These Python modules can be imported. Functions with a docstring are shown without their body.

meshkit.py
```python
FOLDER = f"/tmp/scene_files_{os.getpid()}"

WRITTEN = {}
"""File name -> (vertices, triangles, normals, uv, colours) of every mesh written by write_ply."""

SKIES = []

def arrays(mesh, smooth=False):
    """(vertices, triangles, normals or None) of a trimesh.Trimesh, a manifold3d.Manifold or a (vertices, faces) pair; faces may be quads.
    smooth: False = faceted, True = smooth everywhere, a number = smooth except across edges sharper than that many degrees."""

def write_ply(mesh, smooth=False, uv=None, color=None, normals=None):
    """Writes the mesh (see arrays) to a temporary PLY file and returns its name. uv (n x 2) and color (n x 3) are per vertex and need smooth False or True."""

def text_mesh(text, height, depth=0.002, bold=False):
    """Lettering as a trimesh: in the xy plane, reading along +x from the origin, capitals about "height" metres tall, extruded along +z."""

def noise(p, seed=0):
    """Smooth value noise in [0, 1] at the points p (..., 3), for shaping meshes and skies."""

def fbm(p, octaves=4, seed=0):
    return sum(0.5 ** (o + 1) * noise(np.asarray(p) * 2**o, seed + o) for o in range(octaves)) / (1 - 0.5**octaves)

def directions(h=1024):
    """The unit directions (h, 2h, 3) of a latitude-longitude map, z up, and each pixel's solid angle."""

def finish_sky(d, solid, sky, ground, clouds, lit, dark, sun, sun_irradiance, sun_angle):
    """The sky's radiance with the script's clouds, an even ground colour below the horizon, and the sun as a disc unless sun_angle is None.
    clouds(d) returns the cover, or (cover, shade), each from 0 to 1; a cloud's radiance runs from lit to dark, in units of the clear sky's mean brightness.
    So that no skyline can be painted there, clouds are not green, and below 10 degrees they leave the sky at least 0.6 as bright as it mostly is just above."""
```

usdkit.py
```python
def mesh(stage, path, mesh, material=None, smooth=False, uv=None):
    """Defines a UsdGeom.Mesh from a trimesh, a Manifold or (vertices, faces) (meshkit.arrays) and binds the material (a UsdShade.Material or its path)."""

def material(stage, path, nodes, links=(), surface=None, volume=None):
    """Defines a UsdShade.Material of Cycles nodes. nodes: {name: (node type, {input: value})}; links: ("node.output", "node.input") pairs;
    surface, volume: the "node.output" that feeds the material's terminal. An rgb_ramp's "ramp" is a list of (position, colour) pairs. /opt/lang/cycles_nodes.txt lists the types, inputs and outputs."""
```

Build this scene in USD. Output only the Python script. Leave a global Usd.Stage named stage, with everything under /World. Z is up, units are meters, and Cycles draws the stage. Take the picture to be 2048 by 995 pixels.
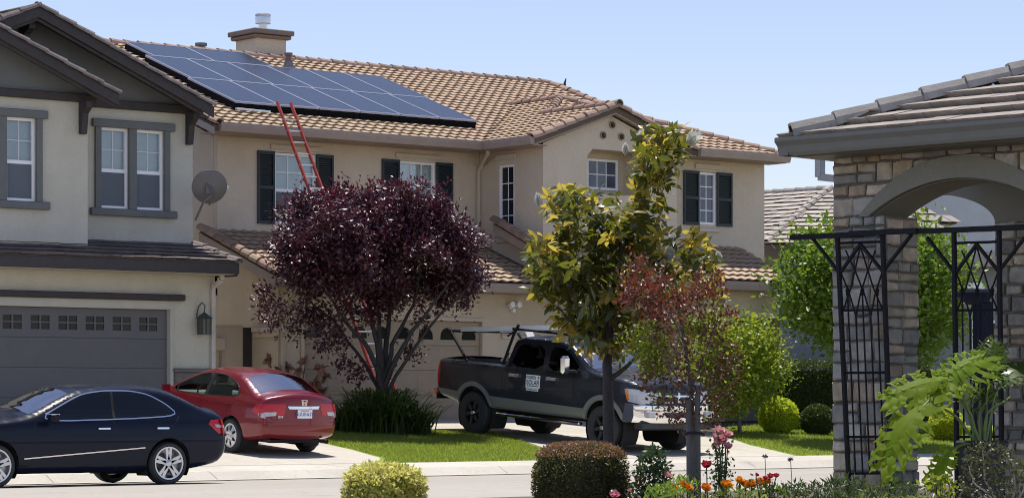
import math, numpy as np, trimesh, shapely, usdkit, meshkit
from shapely.geometry import Polygon, Point, LineString, box as sbox
from shapely import affinity
from shapely.ops import unary_union
from pxr import Usd, UsdGeom, UsdLux, UsdShade, Gf, Sdf
import manifold3d as m3

stage = Usd.Stage.CreateInMemory()
UsdGeom.SetStageUpAxis(stage, 'Z'); UsdGeom.SetStageMetersPerUnit(stage, 1.0)
UsdGeom.Xform.Define(stage, '/World')
# ------------------------------------------------------------------ camera, sky, sun
F, XC, YH, EYE = 5500., 1024., 800., 1.29          # focal length in photo pixels, centre, horizon, eye height
TH = math.atan2(F, 7950 - 1024.)
sT, cT = math.sin(TH), math.cos(TH)
cam = UsdGeom.Camera.Define(stage, '/World/camera')
cam.CreateHorizontalApertureAttr(36.0); cam.CreateVerticalApertureAttr(36.0 * 995 / 2048)
cam.CreateFocalLengthAttr(36.0 * F / 2048)
cam.CreateVerticalApertureOffsetAttr((YH - 497.5) / 2048 * 36)
cam.CreateClippingRangeAttr(Gf.Vec2f(0.1, 2000))
cam.AddTransformOp().Set(Gf.Matrix4d(cT, -sT, 0, 0, 0, 0, 1, 0, -sT, -cT, 0, 0, 0, 0, EYE, 1))
cam.CreateExposureAttr(0.33)
SUN_EL, SUN_AZ = math.radians(74.5), math.atan2(.506, .862)
sd = np.array([math.sin(SUN_AZ) * math.cos(SUN_EL), math.cos(SUN_AZ) * math.cos(SUN_EL), math.sin(SUN_EL)])
sun = UsdLux.DistantLight.Define(stage, '/World/sun')
sun.CreateIntensityAttr(1.2); sun.CreateAngleAttr(0.5); sun.CreateNormalizeAttr(True); sun.CreateColorAttr(Gf.Vec3f(1, .96, .89))
_x = np.cross([0, 0, 1.], sd); _x /= np.linalg.norm(_x); _y = np.cross(sd, _x)
sun.AddTransformOp().Set(Gf.Matrix4d(*_x, 0, *_y, 0, *sd, 0, 0, 0, 30, 1))
dome = UsdLux.DomeLight.Define(stage, '/World/sky')
SKY = usdkit.material(stage, '/World/Looks/sky', {
    'tc': ('texture_coordinate', {}),
    'sky': ('sky_texture', {'sky_type': 'single_scattering', 'sun_disc': False, 'sun_elevation': SUN_EL, 'sun_rotation': SUN_AZ, 'altitude': 100., 'air_density': 1.0, 'aerosol_density': .35, 'ozone_density': 1.0}),
    'mp': ('mapping', {'scale': (1.2, 1.2, 7.)}), 'cl': ('noise_texture', {'scale': 2.2, 'detail': 6., 'roughness': .62}),
    'rp': ('rgb_ramp', {'ramp': [(0.46, (0, 0, 0)), (0.85, (.22, .22, .22))]}),
    'mx': ('mix_color', {'b': (5.5, 6.1, 6.8)}), 'tn': ('mix_color', {'blend_type': 'multiply', 'fac': 1., 'b': (1.04, .945, 1.03)}),
    'bg': ('background_shader', {'strength': 0.11})},
    [('tc.generated', 'mp.vector'), ('mp.vector', 'cl.vector'), ('cl.fac', 'rp.fac'), ('rp.color', 'mx.fac'), ('sky.color', 'mx.a'), ('mx.result', 'tn.a'), ('tn.result', 'bg.color')], surface='bg.background')
UsdShade.MaterialBindingAPI.Apply(dome.GetPrim()).Bind(SKY)
dome.GetPrim().SetCustomDataByKey('kind', 'structure')

# ------------------------------------------------------------------ pixel rays of the photograph meet real planes
GY = [0, 24.5, 25.3, 25.6, 32, 37.5, 37.9, 38.15, 39.3, 49, 60, 400]
GZ = [.15, .15, .15, .0, .1, .0, .0, .12, .18, .89, .95, 1.0]
def g(y): return np.interp(y, GY, GZ)
def ray(px, py): m = (px - XC) / F; return np.array([sT + m * cT, cT - m * sT, (YH - py) / F])
def unD(px, py, t): return ray(px, py) * t + [0, 0, EYE]
def unY(px, py, Y): r = ray(px, py); return unD(px, py, Y / r[1])
def unX(px, py, X): r = ray(px, py); return unD(px, py, X / r[0])
def unP(px, py, p0, n): r = ray(px, py); return unD(px, py, float(np.dot(np.array(p0) - [0, 0, EYE], n) / np.dot(r, n)))
def unG(px, py):
    r = ray(px, py); ts = np.linspace(8, 120, 40000); d = EYE + r[2] * ts - g(r[1] * ts); i = int(np.argmax(d < 0)); return unD(px, py, ts[i])
V = lambda *a: np.array(a, float)
def unit(v): v = np.asarray(v, float); return v / np.linalg.norm(v)

# ------------------------------------------------------------------ scene tree
_names = {}
class T:
    def __init__(s, path, inv=None): s.path, s.inv = path, inv
def _new(parent, name):
    k = (parent, name); n = _names.get(k, -1) + 1; _names[k] = n
    return f'{parent}/{name}' + (f'_{n:03d}' if n else '')
def keys(prim, **kw):
    for k, v in kw.items():
        if v: prim.SetCustomDataByKey({'cat': 'category'}.get(k, k), v)
def thing(name, label, cat, loc=(0, 0, 0), rz=0., group=None, kind=None, rx=0., ry=0., sc=1.):
    p = _new('/World', name); x = UsdGeom.Xform.Define(stage, p)
    x.AddTranslateOp().Set(Gf.Vec3d(*map(float, loc)))
    if rz: x.AddRotateZOp().Set(math.degrees(rz))
    if ry: x.AddRotateYOp().Set(math.degrees(ry))
    if rx: x.AddRotateXOp().Set(math.degrees(rx))
    if sc != 1.: x.AddScaleOp().Set(Gf.Vec3f(sc, sc, sc))
    keys(x.GetPrim(), label=label, cat=cat, group=group, kind=kind)
    M = trimesh.transformations
    mt = M.translation_matrix(loc) @ M.rotation_matrix(rz, [0, 0, 1]) @ M.rotation_matrix(ry, [0, 1, 0]) @ M.rotation_matrix(rx, [1, 0, 0]) @ np.diag([sc, sc, sc, 1.])
    t = T(p, np.linalg.inv(mt)); t.mat = mt; return t
def part(t, name, mesh, mt, smooth=False, local=False, label=None, kind=None):
    if not isinstance(mesh, trimesh.Trimesh): mesh = trimesh.Trimesh(np.asarray(mesh[0], float), np.asarray(mesh[1]), process=False)
    if t.inv is not None and not local:
        mesh = mesh.copy(); mesh.apply_transform(t.inv)
    p = _new(t.path, name); m = usdkit.mesh(stage, p, mesh, mt, smooth=smooth)
    keys(m.GetPrim(), label=label, kind=kind)
    r = T(p, t.inv); r.mat = getattr(t, 'mat', None); return r
def solo(name, mesh, mt, label=None, cat=None, group=None, kind=None, smooth=False):
    p = _new('/World', name); m = usdkit.mesh(stage, p, mesh, mt, smooth=smooth)
    keys(m.GetPrim(), label=label, cat=cat, group=group, kind=kind); return T(p)
def copy_of(t, loc, rz, name, label, cat, group=None, scale=1.):
    p = _new('/World', name); x = UsdGeom.Xform.Define(stage, p)
    x.AddTranslateOp().Set(Gf.Vec3d(*map(float, loc))); x.AddRotateZOp().Set(math.degrees(rz))
    if scale != 1.: x.AddScaleOp().Set(Gf.Vec3f(scale, scale, scale))
    x.GetPrim().GetReferences().AddInternalReference(t.path); x.GetPrim().SetInstanceable(True)
    keys(x.GetPrim(), label=label, cat=cat, group=group)

# ------------------------------------------------------------------ mesh helpers
def cat(ms): return trimesh.util.concatenate([m if isinstance(m, trimesh.Trimesh) else trimesh.Trimesh(m[0], m[1], process=False) for m in ms])
def box(x0, x1, y0, y1, z0, z1):
    return trimesh.creation.box(bounds=[[min(x0, x1), min(y0, y1), min(z0, z1)], [max(x0, x1), max(y0, y1), max(z0, z1)]])
def bev(x0, x1, y0, y1, z0, z1, b=.01):
    """a box with chamfered edges"""
    lo, hi = np.minimum([x0, y0, z0], [x1, y1, z1]), np.maximum([x0, y0, z0], [x1, y1, z1]); b = min(b, (hi - lo).min() * .4)
    pts = []
    for k in range(3):
        l, h = lo + b, hi - b; l[k], h[k] = lo[k], hi[k]
        pts += [[(l, h)[i][0], (l, h)[j][1], (l, h)[q][2]] for i in (0, 1) for j in (0, 1) for q in (0, 1)]
    return hull(pts)
def hull(pts):
    m = m3.Manifold.hull_points(np.asarray(pts, np.float64)).to_mesh(); return trimesh.Trimesh(m.vert_properties[:, :3], m.tri_verts, process=False)
def polys(p): return [q for q in getattr(p, 'geoms', [p]) if q.geom_type == 'Polygon' and q.area > 1e-7]
def prism(poly, y0, y1):
    """polygon in (x, z) stretched from y0 to y1"""
    out = []
    for q in polys(poly):
        m = trimesh.creation.extrude_polygon(q, abs(y1 - y0), engine='earcut'); v = m.vertices
        out.append(trimesh.Trimesh(np.c_[v[:, 0], min(y0, y1) + v[:, 2], v[:, 1]], m.faces[:, ::-1], process=False))
    return cat(out)
def prismx(poly, x0, x1):
    """polygon in (y, z) stretched from x0 to x1"""
    out = []
    for q in polys(poly):
        m = trimesh.creation.extrude_polygon(q, abs(x1 - x0), engine='earcut'); v = m.vertices
        out.append(trimesh.Trimesh(np.c_[min(x0, x1) + v[:, 2], v[:, 0], v[:, 1]], m.faces, process=False))
    return cat(out)
def prismz(poly, z0, z1):
    out = []
    for q in polys(poly):
        m = trimesh.creation.extrude_polygon(q, z1 - z0, engine='earcut'); m.apply_translation([0, 0, z0]); out.append(m)
    return cat(out)
def frame_of(a, b, up=(0, 0, 1)):
    d = unit(np.subtract(b, a)); s = np.cross(d, up)
    if np.linalg.norm(s) < 1e-6: s = np.cross(d, (1, 0, 0))
    s = unit(s); return d, s, np.cross(s, d)
def bar(a, b, w, h, up=(0, 0, 1)):
    d, s, u = frame_of(a, b, up); a, b = np.asarray(a, float), np.asarray(b, float)
    v = [p + s * i * w / 2 + u * j * h / 2 for p in (a, b) for i, j in ((-1, -1), (1, -1), (1, 1), (-1, 1))]
    f = [[0, 1, 2], [0, 2, 3], [4, 6, 5], [4, 7, 6]]
    for k in range(4): n = (k + 1) % 4; f += [[k, k + 4, n], [n, k + 4, n + 4]]
    m = trimesh.Trimesh(v, f, process=False)
    if m.volume < 0: m.invert()
    return m
def extr(a, b, prof):
    """profile (sideways, up) carried along the line a-b; sideways is to the right of the line"""
    d, s, u = frame_of(a, b); p = Polygon(prof); m = trimesh.creation.extrude_polygon(p, float(np.linalg.norm(np.subtract(b, a))), engine='earcut'); v = m.vertices
    r = trimesh.Trimesh(np.asarray(a) + v[:, :1] * s + v[:, 1:2] * u + v[:, 2:] * d, m.faces, process=False)
    if r.volume < 0: r.invert()
    return r
def tube(pts, r, n=8, closed=False):
    """a round tube through points, radius a number or one per point"""
    pts = np.asarray(pts, float); k = len(pts); r = np.broadcast_to(np.asarray(r, float), (k,))
    rings = []
    t = np.gradient(pts, axis=0); ref = V(0, 0, 1) if abs(unit(pts[-1] - pts[0])[2]) < .9 else V(1, 0, 0)
    for i in range(k):
        d = unit(t[i]); a = unit(np.cross(d, ref)); b = np.cross(d, a); an = np.arange(n) / n * 2 * np.pi
        rings.append(pts[i] + r[i] * (np.cos(an)[:, None] * a + np.sin(an)[:, None] * b))
    v = np.vstack(rings + [pts[:1], pts[-1:]]); f = []
    for i in range(k - 1):
        for j in range(n):
            q = (j + 1) % n; f += [[i * n + j, i * n + q, i * n + n + j], [i * n + q, i * n + n + q, i * n + n + j]]
    for j in range(n):
        q = (j + 1) % n; f += [[k * n, q, j], [k * n + 1, (k - 1) * n + j, (k - 1) * n + q]]
    m = trimesh.Trimesh(v, f, process=False)
    if m.volume < 0: m.invert()
    return m
def lathe(prof, n=24, axis='z', at=(0, 0, 0)):
    """(radius, height) profile turned about an axis"""
    a = np.arange(n) / n * 2 * np.pi; k = len(prof)
    v = np.array([[r * math.cos(t), r * math.sin(t), h] for r, h in prof for t in a]); f = []
    for i in range(k - 1):
        for j in range(n):
            q = (j + 1) % n; f += [[i * n + j, i * n + q, i * n + n + j], [i * n + q, i * n + n + q, i * n + n + j]]
    if axis == 'x': v = v[:, [2, 0, 1]]
    if axis == 'y': v = v[:, [1, 2, 0]]
    return trimesh.Trimesh(v + np.asarray(at), f, process=False)
def quadstrip(A, B):
    """surface between two polylines of equal length"""
    n = len(A); f = []
    for i in range(n - 1): f += [[i, i + 1, n + i], [i + 1, n + i + 1, n + i]]
    return trimesh.Trimesh(np.vstack([A, B]), f, process=False)
def drape(poly, dz=0.):
    """a ground sheet over a plan polygon that follows the rise of the ground"""
    out = []
    for i in range(len(GY) - 1):
        for q in polys(poly.intersection(sbox(-500, GY[i], 600, GY[i + 1]))):
            v, f = trimesh.creation.triangulate_polygon(q, engine='earcut'); out.append((np.c_[v, g(v[:, 1]) + dz], f))
    m = cat(out); m.fix_normals() if False else None
    n = m.face_normals[:, 2]; m.faces[n < 0] = m.faces[n < 0][:, ::-1]; return m

# ------------------------------------------------------------------ materials
_mats = {}
def PM(name, col, rough=.6, var=.12, scale=5., bump=0., bscale=60., metal=0., coat=0., spec=.5, rnd=0., stretch=(1, 1, 1), col2=None, detail=4., lo=.3, hi=.7, hue=0.):
    if name in _mats: return _mats[name]
    c = np.array(col, float); a, b = (c * (1 - var), c * (1 + var)) if col2 is None else (c, np.array(col2, float))
    N = {'tc': ('texture_coordinate', {}), 'mp': ('mapping', {'scale': stretch}), 'n': ('noise_texture', {'scale': scale, 'detail': detail, 'roughness': .6}),
         'r': ('rgb_ramp', {'ramp': [(lo, tuple(a)), (hi, tuple(b))]}),
         'p': ('principled_bsdf', {'roughness': rough, 'metallic': metal, 'coat_weight': coat, 'specular_ior_level': spec})}
    L = [('tc.object', 'mp.vector'), ('mp.vector', 'n.vector'), ('n.fac', 'r.fac')]; out = 'r.color'
    if rnd:
        N.update({'oi': ('object_info', {}), 'ge': ('geometry', {}), 'ad': ('math', {'math_type': 'add'}), 'fr': ('math', {'math_type': 'fraction'}),
                  'mr': ('map_range', {'to_min': 1 - rnd, 'to_max': 1 + rnd}), 'h': ('hsv', {}), 'mh': ('map_range', {'to_min': .5 - hue, 'to_max': .5 + hue}),
                  'm7': ('math', {'math_type': 'multiply', 'value2': 7.31}), 'f7': ('math', {'math_type': 'fraction'})})
        L += [('oi.random', 'ad.value1'), ('ge.random_per_island', 'ad.value2'), ('ad.value', 'fr.value1'), ('fr.value', 'mr.value'), ('mr.result', 'h.value'), (out, 'h.color'),
              ('ad.value', 'm7.value1'), ('m7.value', 'f7.value1'), ('f7.value', 'mh.value'), ('mh.result', 'h.hue')]; out = 'h.color'
    L.append((out, 'p.base_color'))
    if bump:
        N.update({'nb': ('noise_texture', {'scale': bscale, 'detail': 3.}), 'b': ('bump', {'strength': bump, 'distance': .02})})
        L += [('tc.object', 'nb.vector'), ('nb.fac', 'b.height'), ('b.normal', 'p.normal')]
    _mats[name] = usdkit.material(stage, '/World/Looks/' + name, N, L, surface='p.BSDF'); return _mats[name]
def LAYER(name, col, rough, layers, bump=.3, bscale=60., spec=.4):
    """one base colour worn by several layers of noise: (scale, stretch, low, high, dark, light)"""
    N = {'tc': ('texture_coordinate', {}), 'c': ('color', {'value': col}), 'p': ('principled_bsdf', {'roughness': rough, 'specular_ior_level': spec}), 'nb': ('noise_texture', {'scale': bscale, 'detail': 4.}), 'b': ('bump', {'strength': bump, 'distance': .02})}
    L = [('tc.object', 'nb.vector'), ('nb.fac', 'b.height'), ('b.normal', 'p.normal')]; out = 'c.color'
    for i, (sc, st, lo, hi, dk, lt) in enumerate(layers):
        N.update({f'm{i}': ('mapping', {'scale': st}), f'n{i}': ('noise_texture', {'scale': sc, 'detail': 6., 'roughness': .6, 'distortion': .3}), f'r{i}': ('rgb_ramp', {'ramp': [(lo, dk), (hi, lt)]}), f'x{i}': ('mix_color', {'blend_type': 'multiply', 'fac': 1.})})
        L += [('tc.object', f'm{i}.vector'), (f'm{i}.vector', f'n{i}.vector'), (f'n{i}.fac', f'r{i}.fac'), (out, f'x{i}.a'), (f'r{i}.color', f'x{i}.b')]; out = f'x{i}.result'
    L.append((out, 'p.base_color')); _mats[name] = usdkit.material(stage, '/World/Looks/' + name, N, L, surface='p.BSDF'); return _mats[name]
def leafmat(name, col, col2, trans=.35, rough=.4, rnd=.35, tcol=None, spec=.5, hue=.02):
    tcol = tcol or tuple(np.array(col2) * 1.3)
    N = {'oi': ('object_info', {}), 'ge': ('geometry', {}), 'ad': ('math', {'math_type': 'add'}), 'fr': ('math', {'math_type': 'fraction'}),
         'r': ('rgb_ramp', {'ramp': [(0., col), (1., col2)]}), 'mr': ('map_range', {'to_min': 1 - rnd, 'to_max': 1 + rnd}), 'h': ('hsv', {}), 'm7': ('math', {'math_type': 'multiply', 'value2': 7.31}),
         'f7': ('math', {'math_type': 'fraction'}), 'mh': ('map_range', {'to_min': .5 - hue, 'to_max': .5 + hue}),
         'p': ('principled_bsdf', {'roughness': rough, 'specular_ior_level': spec}), 't': ('translucent_bsdf', {'color': tcol}), 'm': ('mix_closure', {'fac': trans})}
    L = [('oi.random', 'ad.value1'), ('ge.random_per_island', 'ad.value2'), ('ad.value', 'fr.value1'), ('fr.value', 'r.fac'), ('r.color', 'h.color'), ('ad.value', 'm7.value1'), ('m7.value', 'f7.value1'),
         ('f7.value', 'mr.value'), ('mr.result', 'h.value'), ('f7.value', 'mh.value'), ('mh.result', 'h.hue'), ('h.color', 'p.base_color'), ('p.BSDF', 'm.closure1'), ('t.BSDF', 'm.closure2')]
    _mats[name] = usdkit.material(stage, '/World/Looks/' + name, N, L, surface='m.closure'); return _mats[name]
def glassmat(name, tint=(.8, .85, .85), rough=.02, ior=1.5, refl=1.):
    N = {'f': ('fresnel', {'IOR': ior}), 't': ('transparent_bsdf', {'color': tint}), 'g': ('glossy_bsdf', {'color': (refl, refl, refl), 'roughness': rough}), 'm': ('mix_closure', {})}
    _mats[name] = usdkit.material(stage, '/World/Looks/' + name, N, [('f.fac', 'm.fac'), ('t.BSDF', 'm.closure1'), ('g.BSDF', 'm.closure2')], surface='m.closure'); return _mats[name]

G3 = lambda a, b=None: (a, a * (.99 if b is None else b), a * (.97 if b is None else b * .97))
WEAR = [(1.1, (1, 1, 1), .35, .65, G3(.92), (1, 1, 1)), (1.0, (2.2, 2.2, .3), .25, .6, G3(.94), (1, 1, 1)), (9., (1, 1, 1), .3, .7, G3(.95), (1.0, 1.0, 1.0)), (60., (1, 1, 1), .35, .65, G3(.90), (1, 1, 1))]
STUCCO1 = LAYER('stucco_grey', (.55, .525, .44), .9, WEAR, .8, 45.)
STUCCO1D = PM('stucco_dark_grey', (.13, .135, .13), .9, .08, 3., .35, 90.)
TRIM1 = PM('trim_grey', (.115, .12, .112), .75, .08, 6.)
DARKWOOD = PM('dark_brown_wood', (.032, .026, .024), .7, .2, 8., .2, 40.)
STUCCO2 = LAYER('stucco_tan', (.62, .525, .405), .9, WEAR, .8, 45.)
STUCCO2T = PM('stucco_tan_trim', (.50, .42, .33), .85, .05, 4.)
GUTTER2 = PM('gutter_brown', (.28, .212, .17), .5, .08, 5.)
TILE2 = PM('clay_tile', (.385, .285, .19), .8, .10, 9., .3, 50., rnd=.09, hue=.008)
CAP2 = PM('clay_cap_tile', (.30, .20, .145), .8, .2, 9., .3, 50., rnd=.2, hue=.015)
DECK = PM('roof_deck', (.12, .085, .06), .9)
TILE1 = PM('dark_brown_roof_tile', (.16, .13, .12), .8, .25, 9., .3, 50., rnd=.25, hue=.01)
TILE3 = PM('grey_tan_roof_tile', (.33, .29, .25), .8, .2, 7., .3, 50., rnd=.2, hue=.012)
WHITE = PM('white_vinyl', (.78, .78, .78), .4, .03)
SHUTTER = PM('green_black_shutter', (.012, .022, .026), .5, .15)
BLIND = PM('blind_white', (.62, .65, .66), .8, .05, 3.)
CURTAIN = PM('curtain_grey', (.22, .25, .28), .9, .15, 3.)
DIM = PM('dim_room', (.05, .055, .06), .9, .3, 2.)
PANEB = PM('blue_pane', (.05, .06, .085), .06, .35, 2.2, spec=.8)
DARKP = PM('dark_pane', (.012, .012, .014), .12, .1, spec=.3)
GLASS = glassmat('window_glass', (.86, .9, .92), .01, 1.6)
SCREEN = PM('insect_screen', (.10, .115, .13), .7, .08, 60.)
PAVE = [(.5, (1, 1, 1), .35, .65, G3(.86), (1, 1, 1)), (2.6, (1, 1, 1), .22, .42, G3(.72), (1, 1, 1)), (14., (1, 1, 1), .3, .7, G3(.90), (1, 1, 1)), (70., (1, 1, 1), .3, .7, G3(.82), (1.0, 1.0, 1.0))]
CONC = LAYER('concrete', (.56, .52, .45), .85, PAVE, .2, 60.)
CONC2 = LAYER('concrete_walk', (.58, .54, .47), .85, PAVE, .2, 60.)
ROADM = LAYER('worn_asphalt', (.43, .395, .35), .9, [(.3, (.25, 1, 1), .35, .65, G3(.88), (1, 1, 1))] + PAVE[1:], .3, 90.)
JOINT = PM('joint_dark', (.20, .185, .17), .9)
SOIL = PM('soil', (.10, .075, .055), .95, .3, 6., .6, 30.)
BLACK = PM('black_plastic', (.015, .015, .016), .5)
IRON = PM('black_iron', (.008, .008, .009), .6, .3, 20., .2, 80., spec=.2)
CHROME = PM('chrome', (.85, .85, .86), .08, .02, metal=1.)
ALU = PM('aluminium', (.72, .73, .74), .35, .06, 10., metal=1.)

# ================================================================== the ground
def setting(name, mesh, mt, parent=None): return part(parent, name, mesh, mt) if parent else solo(name, mesh, mt, kind='structure')
setting('ground', drape(sbox(-300, -60, 400, 400), -.03), SOIL)
setting('road', drape(sbox(-300, 25.6, 400, 37.5), 0.), ROADM)
gut = setting('gutter_pan', drape(sbox(-300, 37.49, 400, 37.56), .003), JOINT)
drives = [Polygon([(18, 39.3), (28.2, 39.3), (28.9, 40.2), (29.4, 41.8), (29.75, 43.4), (29.75, 47.4), (18, 47.4)]),
          Polygon([(31.9, 39.3), (38.4, 39.3), (39.4, 41.7), (40.55, 43.7), (41.3, 44.6), (41.3, 46), (39.2, 49.2), (33.0, 49.2), (33.4, 46.5), (35.3, 45.4), (35.2, 44.4), (33.6, 41.1), (32.6, 39.8)])]
walk = setting('sidewalk', drape(sbox(-300, 37.55, 400, 39.3), .0), JOINT)
rs = np.random.RandomState(3)
for k in range(-2, 15):      # slabs of kerb and pavement, each a piece
    x = 18 + k * 3.0
    part(walk, 'slab', drape(sbox(x + .005, 37.57, x + 2.995, 39.285), .012), CONC2)
solo('far_sidewalk', cat([drape(sbox(-300, 37.57, 11.9, 39.29), .006), drape(sbox(63.1, 37.57, 400, 39.29), .006)]), CONC2, kind='structure')
for nm, d, nx, ny in (('driveway', drives[0], 4, 3), ('driveway', drives[1], 3, 4)):
    dw = setting(nm, drape(d, .0), JOINT); x0, y0, x1, y1 = d.bounds
    for i in range(nx):
        for j in range(ny):
            c = d.intersection(sbox(x0 + (x1 - x0) * i / nx + .006, y0 + (y1 - y0) * j / ny + .006, x0 + (x1 - x0) * (i + 1) / nx - .006, y0 + (y1 - y0) * (j + 1) / ny - .006))
            if c.area > .01: part(dw, 'slab', drape(c, .014), CONC)
lawnL = Polygon([(28.35, 39.32), (29.0, 40.1), (29.5, 41.8), (29.85, 43.4), (29.9, 46.0), (33.0, 46.2), (35.2, 45.3), (35.05, 44.4), (33.45, 41.1), (32.45, 39.85), (31.75, 39.32)])
lawnR = Polygon([(38.55, 39.32), (39.5, 41.7), (40.65, 43.7), (41.5, 44.5), (42.7, 45.9), (45.7, 47.0), (52, 46.5), (60, 46.5), (60, 39.32)])
LAWN = PM('lawn_green', (.14, .20, .022), .9, .3, 2.5, .5, 80., col2=(.22, .28, .03), detail=8.)
BLADE = leafmat('grass_blade', (.17, .235, .035), (.31, .37, .07), .5, .55, .3, tcol=(.38, .47, .06))
solo('lawn', drape(unary_union([lawnL.buffer(.16), lawnR.buffer(.16)]), .006), LAWN, kind='structure')
def grass(poly, n, h, seed):
    r = np.random.RandomState(seed); x0, y0, x1, y1 = poly.bounds; p = np.c_[r.uniform(x0, x1, n), r.uniform(y0, y1, n)]
    p = p[shapely.contains_xy(poly, p[:, 0], p[:, 1])]; n = len(p); a = r.uniform(0, 6.28, n); w = .006 + .006 * r.rand(n); H = h * r.uniform(.5, 1.2, n)
    b = np.c_[p, g(p[:, 1]) + .003]; d = np.c_[np.cos(a) * w, np.sin(a) * w, a * 0]; t = b + np.c_[r.normal(0, .4, n) * H, r.normal(0, .4, n) * H, H]
    v = np.stack([b - d, b + d, t], 1).reshape(-1, 3); return trimesh.Trimesh(v, np.arange(3 * n).reshape(-1, 3), process=False)
solo('grass', cat([grass(lawnL.buffer(.03), 60000, .06, 1), grass(lawnR.buffer(.03).intersection(sbox(37, 38, 50, 48)), 60000, .06, 2)]), BLADE, 'short bright green grass of the two front lawns', 'grass', kind='stuff')
# near side of the street
setting('near_kerb', drape(sbox(-200, 25.16, 300, 25.6), .004), CONC2)

# ================================================================== builders for houses
def stile(tw, ex):
    u = np.linspace(0, 1, 6); h = .042 * (.5 - .5 * np.cos(2 * np.pi * u)); h[-1] = h[0]
    h = h * .75; top = [[a * tw, 0, b + .058] for a, b in zip(u, h)]; back = [[a * tw, ex * 1.1, b + .012] for a, b in zip(u, h)]; lip = [[a * tw, .032, b + .016] for a, b in zip(u, h)]
    v = np.array(top + back + lip); f = []; n = 6
    for i in range(n - 1): f += [[i, i + 1, n + i], [i + 1, n + i + 1, n + i], [i, 2 * n + i, i + 1], [i + 1, 2 * n + i, 2 * n + i + 1]]
    return v, np.array(f)
def flattile(tw, ex, th=.035):
    gq = .003; v = np.array([[gq, 0, th + .012], [tw - gq, 0, th + .012], [tw - gq, ex * 1.1, .012], [gq, ex * 1.1, .012], [gq, .05, .004], [tw - gq, .05, .004], [tw - gq, ex * 1.1, -.01], [gq, ex * 1.1, -.01]])
    f = [[0, 1, 2], [0, 2, 3], [0, 5, 1], [0, 4, 5], [0, 3, 7], [0, 7, 4], [1, 5, 6], [1, 6, 2]]; return v, np.array(f)
def tile_field(O, e, up, poly, tw, ex, kind=stile, seed=0, jit=.004, halfbond=False):
    """tiles laid in courses over the roof plane O + a*e + b*up, inside poly(a, b); gives [(vertices), ...], faces"""
    e, up = unit(e), unit(up); n = np.cross(e, up)
    if n[2] < 0: n = -n
    tv, tf = kind(tw, ex)
    if np.dot(np.cross(e, up), n) < 0: tf = tf[:, ::-1]
    r = np.random.RandomState(seed); x0, y0, x1, y1 = poly.bounds; out = []
    for j in range(int((y1 - y0) / ex) + 1):
        for i in range(-1, int((x1 - x0) / tw) + 1):
            a, b = x0 + i * tw + (tw * .5 * (j % 2) if halfbond else 0), y0 + j * ex
            if not shapely.contains_xy(poly, a + tw / 2, b + ex * .45): continue
            v = tv.copy(); v[:, 0] += r.normal(0, jit * .5); v[:, 1] += r.normal(0, jit); v[:, 2] += abs(r.normal(0, jit * .6)); v[:, 2] += (v[:, 1] < ex * .5) * abs(r.normal(0, jit * .4))
            out.append(np.asarray(O) + (a + v[:, :1]) * e + (b + v[:, 1:2]) * up + v[:, 2:] * n)
    return out, tf
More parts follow.
